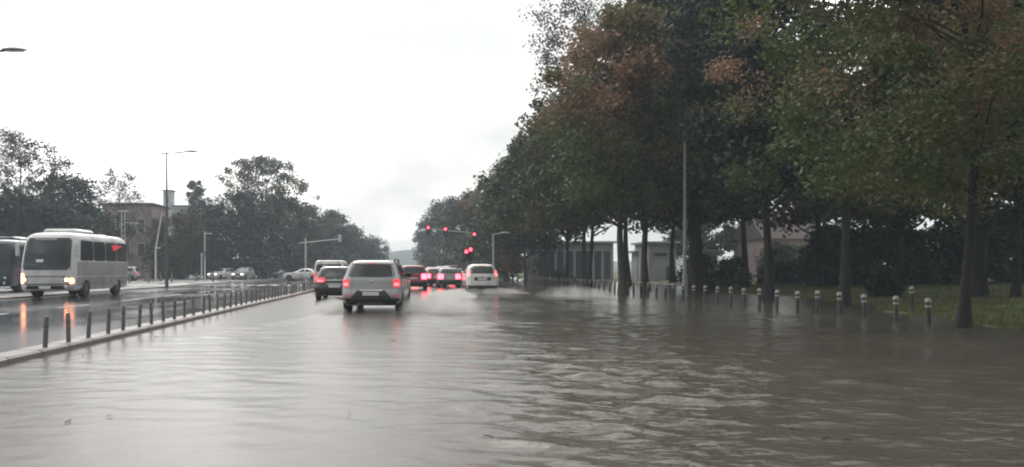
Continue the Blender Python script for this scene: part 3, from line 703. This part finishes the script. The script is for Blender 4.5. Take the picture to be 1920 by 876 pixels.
# grass tufts on the bank
rng = np.random.default_rng(5)
def blades(name, n, xr, yr):
    V, Fc, T = [], [], []
    k = 0
    while k < n:
        y = yr[0] + (yr[1]-yr[0])*rng.random()**1.6; x = shore(y) + rng.random()**1.3*xr - .4
        z = bank(x, y)
        if z < -.03: 
            n -= 1; continue
        a = rng.random()*6.283; h = .05+.11*rng.random(); w = .010+.008*rng.random()
        dx, dy = math.cos(a)*w, math.sin(a)*w; l = rng.normal(0,.03,2)
        b = len(V); V += [(x-dx,y-dy,z-.01),(x+dx,y+dy,z-.01),(x+l[0],y+l[1],z+h)]; Fc.append((b,b+1,b+2)); T.append(rng.random()); k += 1
    me = bpy.data.meshes.new(name); me.from_pydata(V, [], Fc); at = me.attributes.new('tint','FLOAT','FACE'); at.data.foreach_set('value', T)
    me.materials.append(M['blade']); o = bpy.data.objects.new(name, me); col.objects.link(o); return tag(o, 'short rough grass on the bank behind the right-hand bollards', 'grass', None, 'stuff')
blades('grass', 60000, 14, (14, 60))

# ------------------------------------------------------------------ trees
def leaf_cloud(name, centres, radii, per, size, m, tint, rs, parent=None, squash=.8):
    """many leaf-sized kites spread through clumps; tint is one value per clump"""
    C = np.repeat(np.array(centres), per, 0); Rr = np.repeat(np.array(radii), per); T = np.repeat(np.array(tint), per) + rs.normal(0,.09,len(C))
    d = rs.normal(0, 1, (len(C),3)); d /= np.linalg.norm(d, axis=1)[:,None]
    rad = rs.random(len(C))**.5
    P = C + d*(rad*Rr)[:,None]*np.array([1,1,squash])
    n = rs.normal(0,1,(len(C),3)); n[:,2] = np.abs(n[:,2])+.3; n /= np.linalg.norm(n,axis=1)[:,None]
    t = np.cross(n, rs.normal(0,1,(len(C),3))); t /= np.linalg.norm(t,axis=1)[:,None]; b = np.cross(n,t)
    s = size*(.6+.8*rs.random(len(C)))[:,None]
    V = np.empty((len(C),4,3)); V[:,0] = P - t*s; V[:,1] = P + b*s*.55 - n*s*.1; V[:,2] = P + t*s; V[:,3] = P - b*s*.55 - n*s*.1
    me = bpy.data.meshes.new(name); N = len(C)
    me.vertices.add(4*N); me.vertices.foreach_set('co', V.reshape(-1))
    me.loops.add(4*N); me.loops.foreach_set('vertex_index', np.arange(4*N)); me.polygons.add(N)
    me.polygons.foreach_set('loop_start', np.arange(0,4*N,4)); me.update(calc_edges=True)
    at = me.attributes.new('tint','FLOAT','FACE'); at.data.foreach_set('value', np.clip(T,0,1))
    me.materials.append(m); o = bpy.data.objects.new(name, me); col.objects.link(o)
    if parent: o.parent = parent
    return o

def tree(label, loc, h, cr, seed, m, bark='bark', trunk_r=.17, bottom=.28, clumps=110, per=150, size=.14, clump_r=.85, tint=None, lean=(0,0), group=None, name='tree', shape='round', hole=.0, slim=1.):
    rs = np.random.default_rng(seed); root = empty(name, loc, 0, label, 'tree', group)
    zc0, zc1 = h*bottom, h
    # clump centres
    cs, rr, tt = [], [], []
    while len(cs) < clumps:
        t = rs.random(); z = zc0+(zc1-zc0)*t
        prof = {'round': (1-(2*t-.9)**2*.75 if t > .45 else .55+.45*t/.45), 'tall': (.95-.55*t), 'cone': 1-t*.85, 'slim': .7+.3*math.sin(math.pi*t)}[shape]
        if shape == 'round': prof = max(.18, math.sqrt(max(.0, 1-((t-.42)/.60)**2)))
        a = rs.random()*6.283; q = rs.random()**.55
        lump = 1 + .22*math.sin(3*a+seed) + .16*math.sin(5*a+2*z+seed*2)
        x, y = math.cos(a)*q*prof*cr*lump*slim, math.sin(a)*q*prof*cr*lump
        if hole and rs.random() < hole*math.exp(-q*2): continue
        cs.append((x+lean[0]*z, y+lean[1]*z, z)); rr.append(clump_r*(.6+.8*rs.random()))
        tt.append(float(np.clip(tint(x,y,z,rs) if tint else rs.normal(.45,.2),0,1)))
    leaf_cloud('crown', cs, rr, per, size, m, tt, rs, root)
    tb = MB(); top = h*.80
    def tp(z): return (lean[0]*z + .10*math.sin(z*.7+seed), lean[1]*z + .08*math.sin(z*.6+seed*2), z)
    zs = np.linspace(-.3, top, 12)
    tb.tube([tp(z) for z in zs], [trunk_r*(1.9 if i == 0 else (1.12 if i == 1 else 1-.80*i/11)) for i in range(12)], 10)
    pick = rs.permutation(len(cs))[:max(16, clumps//5)]
    for i in pick:
        if math.hypot(cs[i][0]-lean[0]*cs[i][2], cs[i][1]-lean[1]*cs[i][2]) > cr*.72: continue
        c = Vector(cs[i]); z0 = max(zc0*.75, c.z - (1.0+.9*math.hypot(c.x-lean[0]*c.z, c.y-lean[1]*c.z))*.75); z0 = min(z0, top*.95)
        p0 = Vector(tp(z0)); r0 = trunk_r*(.55 - .42*z0/top); mid = p0.lerp(c, .5) + Vector((rs.normal(0,.15), rs.normal(0,.15), -.12*(c-p0).length*.5))
        tb.tube([p0, mid, c], [max(r0,.02), max(r0*.6,.014), .008], 6)
        for _ in range(2):
            j = rs.integers(len(cs)); c2 = Vector(cs[j])
            if (c2-c).length < 2.2: tb.tube([mid, c2], [max(r0*.35,.012), .006], 5)
    tb.build('trunk', M[bark], root)
    return root

AUT = lambda x,y,z,rs: rs.normal(.50,.22) + (.25 if rs.random() < .18 else 0)
def patch(cx, cz, r, add=.42, base=.34):
    return lambda x,y,z,rs: rs.normal(base,.15) + add*math.exp(-((x-cx)**2+(z-cz)**2)/(r*r))
# right-hand avenue, nearest first: px of the trunk, distance
RG = None
T_ = [
 ('tree with yellowing hanging twigs, its straight trunk on the grass rightmost of the near row', 1815, 17.9, 11.5, 4.4, 'leaf_near', .115, .26, 170, 300, .062, .72, patch(.9,6.3,1.9,.42,.32), (0,0)),
 ('green tree with a forked bare trunk behind the white-banded bollards', 1582, 28.3, 14.0, 3.9, 'leaf_near', .17, .30, 130, 150, .082, .72, patch(-2.9,8.6,2.2,.60,.30), (0,0)),
 ('dark tree with a leaning trunk at the water edge, left of the forked tree', 1440, 34.8, 16.0, 3.6, 'leaf_dark', .19, .30, 150, 165, .13, .95, None, (-.025,0)),
 ('big dark tree with a thick black trunk beside the slim lamp post', 1304, 46.0, 19.5, 5.0, 'leaf_dark', .44, .22, 260, 190, .15, 1.15, None, (0,0)),
 ('mossy tree standing in the flood with a rust-coloured upper crown', 1166, 42.0, 14.9, 4.1, 'leaf_near', .20, .33, 165, 150, .13, .95, patch(-.6,11.6,3.0,.60,.32), (0,0)),
 ('mossy leaning tree rooted in the flood right of the rust-topped tree', 1212, 50.0, 16.0, 4.4, 'leaf_dark', .22, .33, 160, 140, .15, 1.05, None, (-.012,0)),
 ('tree with a slim dark trunk in the flood, first left of the rust-topped tree', 1108, 57.0, 14.8, 4.3, 'leaf_green', .16, .34, 150, 130, .16, 1.05, AUT, (0,0)),
 ('tree in the flood with an olive crown, second left of the rust-topped tree', 1062, 64.0, 14.5, 4.8, 'leaf_mixed', .16, .33, 140, 125, .17, 1.1, patch(1,9,2,.2,.34), (0,0)),
 ('tree with a low dark crown, third left of the rust-topped tree', 1022, 74.0, 14.0, 4.8, 'leaf_green', .17, .31, 130, 115, .19, 1.15, None, (0,0)),
 ('tree beyond the last bollards, just right of the white people carrier', 984, 86.0, 13.5, 4.8, 'leaf_dark', .18, .27, 130, 110, .2, 1.2, None, (0,0)),
]
for k, (lab, px, Y, h, cr, lm, tr, bot, cl, per, sz, crr, tf, ln) in enumerate(T_):
    x = PX(px, Y)
    tree(lab, (x, Y, max(-.1, bank(x, Y)) if px > 1350 else -.12), h, cr, 11+k, M[lm], 'barkmoss' if px in (1166,1212) else 'bark', tr, bot, cl, per, sz, crr, tf, ln)
far_right = [('olive tree above the roof of the white people carrier', 952, 98, 12.2, 4.6, 'leaf_green'), ('grey-green tree just left of the signal mast pole', 916, 116, 13.2, 4.8, 'leaf_mixed'),
 ('dark round tree behind the red signals', 884, 136, 14.2, 4.9, 'leaf_dark'), ('bushy far tree between the two arm-hung signals', 855, 160, 15.2, 5.2, 'leaf_green'),
 ('farthest tall tree at the left end of the right-hand avenue', 822, 190, 17.0, 5.0, 'leaf_dark'), ('low dark tree beside the road gap at the end of the avenue', 803, 215, 14.5, 4.0, 'leaf_dark')]
for k, (lab, px, Y, h, cr, lm) in enumerate(far_right):
    tree(lab, (PX(px,Y), Y, -.1), h, cr, 41+k, M[lm], 'bark', .2, .08, 100, 90, .26, 1.35, None, group='far trees closing the right-hand avenue')
# second row behind
back = [('dark broad tree behind the rightmost near tree, filling the corner', 1840, 31, 15, 5.4, 'leaf_dark', 0),('dark tree behind the forked tree, straight trunk on the lawn', 1532, 50, 11.5, 4.6, 'leaf_mixed', 1),
 ('slender tree with a bare low trunk at the right photo edge', 1905, 30, 13, 4.2, 'leaf_mixed', 2),('dense dark tree behind the leaning trunk', 1395, 60, 18, 4.6, 'leaf_dark', 3),
 ('tall pale green tree behind the rust crown with sky showing through it', 1096, 84, 35.0, 6.4, 'leaf_grey', 4),('dense dark tree between the black trunk and the white block', 1262, 74, 19, 6.2, 'leaf_dark', 5),
 ('green tree behind the lawn, right of the forked tree', 1690, 44, 10.5, 4.6, 'leaf_green', 6),('dark tree deep in the park right of the rose house', 1620, 66, 13, 5.5, 'leaf_dark', 7),
 ('deep green tree at the far right behind the lawn', 1800, 52, 17, 6.5, 'leaf_dark', 8),('dark tree far behind the white block, closing the sky gap', 1320, 104, 13, 6.5, 'leaf_dark', 11), ('dark tree far behind the right photo edge', 1960, 46, 16, 6.0, 'leaf_dark', 9),
 ('olive tree rising left of the slim lamp post', 1175, 66, 18, 5.6, 'leaf_green', 10)]
for lab, px, Y, h, cr, lm, k in back:
    x = PX(px,Y)
    tree(lab, (x, Y, bank(x,Y)), h, cr, 61+k, M[lm], 'bark', .24 if k != 2 else .13, .36 if k not in (4, 9, 11) else (.50 if k == 4 else .2), 170 if k not in (1, 6) else 60, 130 if k != 4 else 60, .19 if k != 4 else .16, 1.2, None, hole=0)
# shrubs
def shrub(label, px, Y, w, h, seed, m, z=None, d=None, name='shrub', group=None, n=60, per=110, size=.10):
    rs = np.random.default_rng(seed); cs, rr, tt = [], [], []
    for _ in range(n):
        a = rs.random()*6.283; q = rs.random()**.5; t = rs.random()
        k = math.sqrt(max(0, 1-t*t*.85))
        cs.append((math.cos(a)*q*w/2*k, math.sin(a)*q*(d or w)/2*k, .12+h*t*.9)); rr.append(.22*h*(.6+.7*rs.random())); tt.append(rs.normal(.4,.2))
    o = leaf_cloud(name, cs, rr, per, size, M[m], tt, rs); x = PX(px,Y); o.location = (x, Y, bank(x,Y) if z is None else z)
    return tag(o, label, 'shrub', group)
for k, (lab, px, Y, w, h, lm) in enumerate([('dark clipped bush standing square on the lawn right of the forked trunk', 1656, 34, 1.1, 1.1, 'leaf_dark'),
  ('long dark shrub mass along the back of the lawn, above the clipped bush', 1650, 47, 8, 3.4, 'leaf_dark'), ('dark shrub at the back of the lawn between the two rightmost trunks', 1790, 47, 8, 3.3, 'leaf_dark'),
  ('dark shrub behind the rightmost trunk at the photo edge', 1905, 45, 7, 3.2, 'leaf_dark'), ('rounded dark shrub behind the thick black trunk', 1310, 52, 2.4, 2.3, 'leaf_dark'),
  ('dark shrub between the black trunk and the leaning trunk', 1372, 54, 2.6, 2.0, 'leaf_dark'), ('small brown-green hedge right of the leaning trunk, below the rose house', 1490, 58, 5, 1.5, 'leaf_dark'),
  ('leafy olive shrub screening the left half of the rose house', 1462, 76, 3.6, 3.2, 'leaf_grey'), ('thin bush screening the right half of the rose house', 1512, 78, 3.2, 2.8, 'leaf_green'), ('low green shrub before the glass pavilion', 1052, 88, 3, 1.4, 'leaf_green'), ('tall dark shrub left of the clipped bush, before the deep shade', 1565, 52, 4, 3.6, 'leaf_dark')]):
    shrub(lab, px, Y, w, h, 90+k, lm, size=.08 if w < 3 else .13, n=60 if w < 3 else 110)
# left side, far
LG = 'trees along the far left side'
lt = [('spreading tree with a thin sky-filled crown at the left photo edge', 38, 92, 17.2, 5.6, 'leaf_grey', 'round', 150, 70, .15, 1.05, .15),
 ('dense dark tree between the left edge tree and the bare twiggy tree', 118, 98, 12.6, 5.0, 'leaf_dark', 'round', 110, 110, .2, 1.2, .05),
 ('twiggy pale tree above the coach roof', 222, 104, 14.0, 4.4, 'leaf_grey', 'round', 110, 45, .13, 1.0, .1),
 ('slim dark poplar right of the tall street lamp', 367, 150, 18.0, 1.7, 'leaf_dark', 'slim', 60, 110, .2, .9, .1),
 ('big spreading tree with a speckled crown, tallest on the far left side', 492, 140, 20.8, 8.6, 'leaf_mixed', 'round', 420, 60, .19, 1.15, .05),
 ('round tree just right of the big speckled tree', 572, 150, 13.0, 5.0, 'leaf_green', 'round', 90, 90, .25, 1.4, .1),
 ('tree behind the pale signal mast arm', 622, 178, 13.6, 5.2, 'leaf_dark', 'round', 90, 80, .28, 1.5, .1),
 ('rounded low tree left of the road gap', 660, 205, 12.4, 5.4, 'leaf_green', 'round', 90, 70, .3, 1.6, .1),
 ('last low tree before the distant hill, left of the road gap', 694, 240, 10.6, 5.2, 'leaf_dark', 'round', 80, 70, .32, 1.6, .05)]
for k, (lab, px, Y, h, cr, lm, shp, cl, per, sz, crr, hole) in enumerate(lt):
    tree(lab, (PX(px,Y), Y, 0), h, cr, 131+k, M[lm], 'bark', .26, .20, cl, per, sz, crr, None, group=LG, shape=shp, hole=hole)
und = [('dark bushy tree under the left edge tree', 0, 88, 9.5, 5.5, 'leaf_dark'),('dark bushy tree behind the coach windscreen', 85, 90, 9.0, 5.5, 'leaf_dark'),('dark bushy tree behind the coach roof', 148, 96, 8.6, 5, 'leaf_dark'),
 ('brown-green bushy tree at the foot of the tall street lamp', 336, 112, 9.0, 5, 'leaf_mixed'),('bushy dark tree left of the big speckled tree', 395, 118, 10.6, 5.6, 'leaf_dark'),('bushy dark tree below the big speckled tree', 450, 112, 11.6, 6, 'leaf_dark'),
 ('dense dark tree below the right half of the speckled crown', 520, 122, 12.2, 6, 'leaf_dark'),('bushy dark tree behind the signal mast pole', 580, 142, 9.6, 6, 'leaf_dark'),('dark bushy tree above the dark hatchback', 632, 165, 10, 6, 'leaf_dark'),('small bushy tree at the left verge near the road gap', 676, 185, 7.6, 5, 'leaf_dark')]
for k, (lab, px, Y, h, cr, lm) in enumerate(und):
    tree(lab, (PX(px,Y), Y, 0), h, cr, 161+k, M[lm], 'bark', .18, .04, 100, 100, .24, 1.3, None, group='bushy trees along the far left verge')
tree('small reddish autumn tree at the road edge right of the white people carrier', (PX(957,92), 90, -.1), 6.2, 1.5, 201, M['leaf_rust'], 'bark', .1, .25, 60, 90, .13, .6, lambda x,y,z,rs: rs.normal(.75,.15))

# ------------------------------------------------------------------ buildings
def house(name, label, x0, x1, y, d, z0, z1, wall, wins, roof=None, roofm=None, rh=0., cat='building'):
    r = empty(name, ((x0+x1)/2, y, z0), 0, label, cat); w = x1-x0; h = z1-z0
    MB().box((0, d/2, h/2-.3), (w, d, h+.6)).build('wall', wall, r, False)
    for (u0, u1, v0, v1) in wins:
        cx, cz = (u0+u1)/2*w-w/2, (v0+v1)/2*h; ww, wh = (u1-u0)*w, (v1-v0)*h
        f = MB()
        for dx in (-ww/2, ww/2): f.box((cx+dx, -.02, cz), (.10,.08,wh+.10))
        for dz in (-wh/2, wh/2): f.box((cx, -.022, cz+dz), (ww-.11,.08,.10))
        f = f.build('window', M['render_white'], r, False); MB().box((cx, -.005, cz), (ww-.1,.02,wh-.1)).build('pane', M['winglass'], f, False)
    if roof == 'flat': MB().box((0, d/2, h+.12), (w+.7, d+.7, .24), bev=.03).build('roof', roofm, r)
    if roof == 'gable':
        mb = MB(); o_ = .4
        mb.add([(-w/2-o_,-o_,h-.1),(w/2+o_,-o_,h-.1),(w/2+o_,d+o_,h-.1),(-w/2-o_,d+o_,h-.1),(-w/2-o_,d/2,h+rh),(w/2+o_,d/2,h+rh)], [(0,1,5,4),(2,3,4,5),(0,4,3),(1,2,5),(3,2,1,0)])
        mb.build('roof', roofm, r, False)
    return r
Y = 112
house('pink_house', 'dusty pink building between the coach roof and the tall street lamp', PX(192,Y), PX(284,Y), Y, 8, 0, PZ(384,Y), M['render_pink'], [(.12,.26,.62,.8),(.42,.56,.62,.8),(.72,.86,.62,.8),(.12,.26,.3,.48),(.42,.56,.3,.48),(.72,.86,.3,.48)], 'flat', M['roofdark'])
Y = 190
house('apartment_block', 'grey flat-topped block behind the trees left of the slim poplar', PX(322,Y), PX(392,Y), Y, 10, 0, PZ(387,Y), M['render_grey'], [(.1+.22*i,.22+.22*i,.12+.14*j,.2+.14*j) for i in range(4) for j in range(6)], 'flat', M['roofdark'])
Y = 200
house('tower_block', 'thin pale tower behind the tall street lamp', PX(306,Y), PX(321,Y), Y, 3, 0, PZ(358,Y), M['render_white'], [(.3,.7,.5+.09*j,.55+.09*j) for j in range(5)], 'flat', M['roofdark'])
Y = 96; zb = bank(PX(1080,Y), Y)-.4
house('glass_pavilion', 'low grey pavilion with a flat overhanging roof behind the flooded trees', PX(1004,Y), PX(1150,Y), Y, 7, zb, PZ(456,Y), M['render_grey'], [(.03+.12*i,.13+.12*i,.12,.82) for i in range(8)], 'flat', M['render_white'])
Y = 84; zb = bank(PX(1240,Y), Y)-.4
house('white_block', 'plain white block with a dark doorway right of the mossy trunks', PX(1216,Y), PX(1268,Y), Y, 5, zb, PZ(457,Y), M['render_white'], [(.62,.92,.05,.45),(.2,.7,.68,.78)], 'flat', M['render_white'])
Y = 88; zb = bank(PX(1200,Y), Y)-.4
house('white_kiosk', 'narrow white kiosk just left of the white block', PX(1194,Y), PX(1209,Y), Y, 2, zb, PZ(474,Y), M['render_white'], [(.2,.8,.45,.8)], 'flat', M['render_white'], cat='kiosk')
Y = 92; zb = bank(PX(1480,Y), Y)-.6
house('rose_house', 'rose and white house seen between the leaning trunk and the forked trunk', PX(1436,Y), PX(1540,Y), Y, 9, zb, PZ(446,Y), M['render_pink'], [(.08,.2,.15,.6),(.30,.44,.15,.6),(.54,.68,.15,.6),(.78,.92,.15,.6)], 'gable', M['tileroof'], 3.2, 'house')
Y = 82; zb = bank(PX(1480,Y), Y)
r = empty('picket_fence', (PX(1440,Y), Y, zb-.2), 0, 'white upright-board fence in front of the rose house', 'fence')
L_ = PX(1540,Y)-PX(1440,Y)
for z in (.5,1.5): MB().box((L_/2,.05,z),(L_,.05,.10)).build('rail', M['render_white'], r, False)
mb = MB(); k = 0
while k*.32 < L_: mb.box((k*.32,0,1.0),(.17,.04,1.9)); k += 1
mb.build('board_panel', M['render_white'], r, False)
for k in range(4): MB().box((k*L_/3,.02,1.1),(.22,.22,2.3)).build('post', M['render_white'], r, False)
Y = 70; zb = bank(PX(1332,Y), Y)
house('white_shed', 'small white shed glimpsed between the black trunk and the leaning trunk', PX(1326,Y), PX(1345,Y), Y, 1.5, zb-.2, PZ(474,Y), M['render_white'], [(.25,.75,.4,.7)], 'flat', M['render_white'], cat='shed')

# ------------------------------------------------------------------ spray thrown up by the cars
def plume(name, label, loc, dims, m, seed, rz=0.):
    bm = bmesh.new(); bmesh.ops.create_icosphere(bm, subdivisions=4, radius=1)
    rs = np.random.default_rng(seed); ph = rs.random(6)*6
    for v in bm.verts:
        c = v.co; k = 1+.14*math.sin(3*c.x+ph[0])*math.cos(2.5*c.y+ph[1])+.10*math.sin(5*c.x+4*c.z+ph[2])
        z = max(c.z, 0.0); v.co = Vector((c.x*k*dims[0]/2, c.y*k*dims[1]/2, .004+z*k*dims[2]))
    me = bpy.data.meshes.new(name); bm.to_mesh(me); bm.free(); me.materials.append(m)
    o = bpy.data.objects.new(name, me); col.objects.link(o); o.location = loc; o.rotation_euler = (0,0,rz)
    tag(o, label, 'spray', None, 'stuff')
    return o
plume('water_spray', 'pale sheet of spray thrown sideways by the right wheels of the silver SUV', (1.05, 24.6, .0), (3.0,3.8,.55), M['spray'], 1, R(-8))
plume('water_spray', 'thin spray at the left wheels of the silver SUV', (-2.3, 25.6, .0), (1.5,4.5,.40), M['spray'], 2)
plume('water_spray', 'mist around the tail of the white people carrier', (4.4, 44.6, .0), (5.0,4.6,.34), M['spray'], 3)
plume('water_spray', 'white splash rolling towards the flooded trees', (8.2, 38, .0), (4.2,5.0,.55), spray_mat('thin_spray_mist', 1.2, 1.1, .38), 4, R(15))
plume('water_spray', 'mist between the silver SUV and the queue', (2.2, 40, .0), (2.6,12,.26), M['spray'], 5)
def droplets(label, pts):
    bm = bmesh.new()
    for p, r in pts: bmesh.ops.create_icosphere(bm, subdivisions=1, radius=r, matrix=Matrix.Translation(p))
    me = bpy.data.meshes.new('splash_drops'); bm.to_mesh(me); bm.free(); me.materials.append(M['droplet'])
    o = bpy.data.objects.new('splash_drops', me); col.objects.link(o); tag(o, label, 'spray', None, 'stuff')
rs = np.random.default_rng(3)
def fan(x, y, dx, n, hmax, spread):
    out = []
    for _ in range(n):
        t = rs.random(); u = rs.normal(0, spread)
        out.append(((x+dx*t+rs.normal(0,.06), y+u-1.2*t, max(.01, hmax*4*t*(1-t)*rs.random())), .006+.012*rs.random()))
    return out
droplets('drops flung from the right wheels of the silver SUV', fan(.05,25.0,1.3,420,.34,.5)+fan(.1,27.6,1.1,260,.34,.4))
droplets('drops flung from the wheels of the white people carrier', fan(5.2,44.6,1.5,300,.36,.6)+fan(3.4,44.6,-1.2,220,.32,.5))

# leaves and twigs washed along on the flood
rs = np.random.default_rng(12); mb = MB()
for k in range(46):
    y = 6+22*rs.random()**1.5; x = -5.2+9*rs.random(); a = rs.random()*3.14
    if k % 3: 
        l = .018+.03*rs.random(); mb.add([(x-l*math.cos(a),y-l*math.sin(a),.016),(x+l*.4*math.sin(a),y-l*.4*math.cos(a),.022),(x+l*math.cos(a),y+l*math.sin(a),.017),(x-l*.4*math.sin(a),y+l*.4*math.cos(a),.022)], [(0,1,2,3)])
    else:
        l = .06+.13*rs.random(); mb.tube([(x,y,.010),(x+l*math.cos(a)*.5,y+l*.5*math.sin(a),.016),(x+l*math.cos(a+.3),y+l*math.sin(a+.3),.012)], .005, 5)
tag(mb.build('leaf_litter', M['timber']), 'dark leaves and twigs drifting on the flooded road', 'litter', None, 'stuff')

# ------------------------------------------------------------------ haze
mb = MB().box((0, 425, 14.2), (1840, 1000, 33.0)); hz = mb.build('haze', M['spray'], None, False)
m, nt, N, L = nodes_of('rain_haze'); out = N.new('ShaderNodeOutputMaterial'); v = N.new('ShaderNodeVolumePrincipled')
v.inputs['Color'].default_value = (.80,.90,1,1); v.inputs['Density'].default_value = .0010; L.new(v.outputs[0], out.inputs['Volume'])
hz.data.materials[0] = m; tag(hz, kind='stuff')

# ------------------------------------------------------------------ world, sun, camera
w = bpy.data.worlds.new('World'); scene.world = w; w.use_nodes = True
nt = w.node_tree; N = nt.nodes; L = nt.links; N.clear()
SUN_EL, SUN_AZ = 38., -14.          # azimuth measured from straight ahead, negative = left
out = N.new('ShaderNodeOutputWorld')
sky = N.new('ShaderNodeTexSky'); sky.sky_type = 'NISHITA'; sky.sun_disc = False; sky.sun_elevation = R(SUN_EL); sky.sun_rotation = R(SUN_AZ)
b1 = N.new('ShaderNodeBackground'); b1.inputs[1].default_value = .10; L.new(sky.outputs[0], b1.inputs[0])
tc = N.new('ShaderNodeTexCoord'); mp = N.new('ShaderNodeMapping'); mp.inputs['Scale'].default_value = (1,1,2.2); mp.inputs['Location'].default_value = (2.3,.7,.4); L.new(tc.outputs['Generated'], mp.inputs[0])
no = N.new('ShaderNodeTexNoise'); no.inputs['Scale'].default_value = 3.2; no.inputs['Detail'].default_value = 6; no.inputs['Roughness'].default_value = .5; no.inputs['Distortion'].default_value = .4
L.new(mp.outputs[0], no.inputs['Vector'])
rp = N.new('ShaderNodeValToRGB'); e = rp.color_ramp.elements
e[0].position = .36; e[0].color = (.325,.328,.32,1); e[1].position = .62; e[1].color = (1.0,.985,.955,1); k_ = e.new(.49); k_.color = (.425,.418,.40,1)
L.new(no.outputs['Fac'], rp.inputs[0])
# the overcast is brighter towards the hidden sun
dv = N.new('ShaderNodeVectorMath'); dv.operation = 'DOT_PRODUCT'; dv.inputs[1].default_value = Vector((math.sin(R(SUN_AZ))*math.cos(R(22)), math.cos(R(SUN_AZ))*math.cos(R(22)), math.sin(R(22)))).normalized()
L.new(tc.outputs['Generated'], dv.inputs[0])
gr = N.new('ShaderNodeMapRange'); gr.inputs[1].default_value = -.6; gr.inputs[2].default_value = .75; gr.inputs[3].default_value = .55; gr.inputs[4].default_value = 2.25
L.new(dv.outputs['Value'], gr.inputs[0])
b2 = N.new('ShaderNodeBackground'); L.new(rp.outputs[0], b2.inputs[0]); 
sz = N.new('ShaderNodeSeparateXYZ'); L.new(tc.outputs['Generated'], sz.inputs[0])
ze = N.new('ShaderNodeMapRange'); ze.inputs[1].default_value = .12; ze.inputs[2].default_value = .75; ze.inputs[3].default_value = 1.; ze.inputs[4].default_value = 1.6; L.new(sz.outputs['Z'], ze.inputs[0])
zm = N.new('ShaderNodeMath'); zm.operation = 'MULTIPLY'; L.new(gr.outputs[0], zm.inputs[0]); L.new(ze.outputs[0], zm.inputs[1]); L.new(zm.outputs[0], b2.inputs[1])
ms = N.new('ShaderNodeMixShader'); ms.inputs[0].default_value = .93; L.new(b1.outputs[0], ms.inputs[1]); L.new(b2.outputs[0], ms.inputs[2]); L.new(ms.outputs[0], out.inputs[0])

sl = bpy.data.lights.new('sun', 'SUN'); sl.energy = .6; sl.angle = R(30); sl.color = (1,.96,.9)
so = bpy.data.objects.new('sun', sl); col.objects.link(so)
d = Vector((math.sin(R(SUN_AZ))*math.cos(R(SUN_EL)), math.cos(R(SUN_AZ))*math.cos(R(SUN_EL)), math.sin(R(SUN_EL))))
so.rotation_euler = d.to_track_quat('Z','Y').to_euler(); so.location = (0,0,30)

cd = bpy.data.cameras.new('camera'); co = bpy.data.objects.new('camera', cd); col.objects.link(co)
co.location = (0,0,H); co.rotation_euler = (R(90),0,0)
cd.sensor_width = 36; cd.lens = F/1920*36; cd.shift_x = (960-CX)/1920; cd.shift_y = (CY-438)/1920
cd.clip_end = 3000; cd.clip_start = .1
scene.camera = co

vs_ = scene.view_settings; vs_.view_transform = 'Standard'; vs_.look = 'None'; vs_.gamma = 1; vs_.exposure = .30; vs_.use_curve_mapping = False
c = scene.cycles
c.use_denoising = True; c.max_bounces = 6; c.diffuse_bounces = 3; c.glossy_bounces = 3; c.transmission_bounces = 2; c.volume_bounces = 1; c.transparent_max_bounces = 6
c.sample_clamp_indirect = 4; c.filter_width = 2.0
c.volume_step_rate = 1.0; c.volume_max_steps = 256
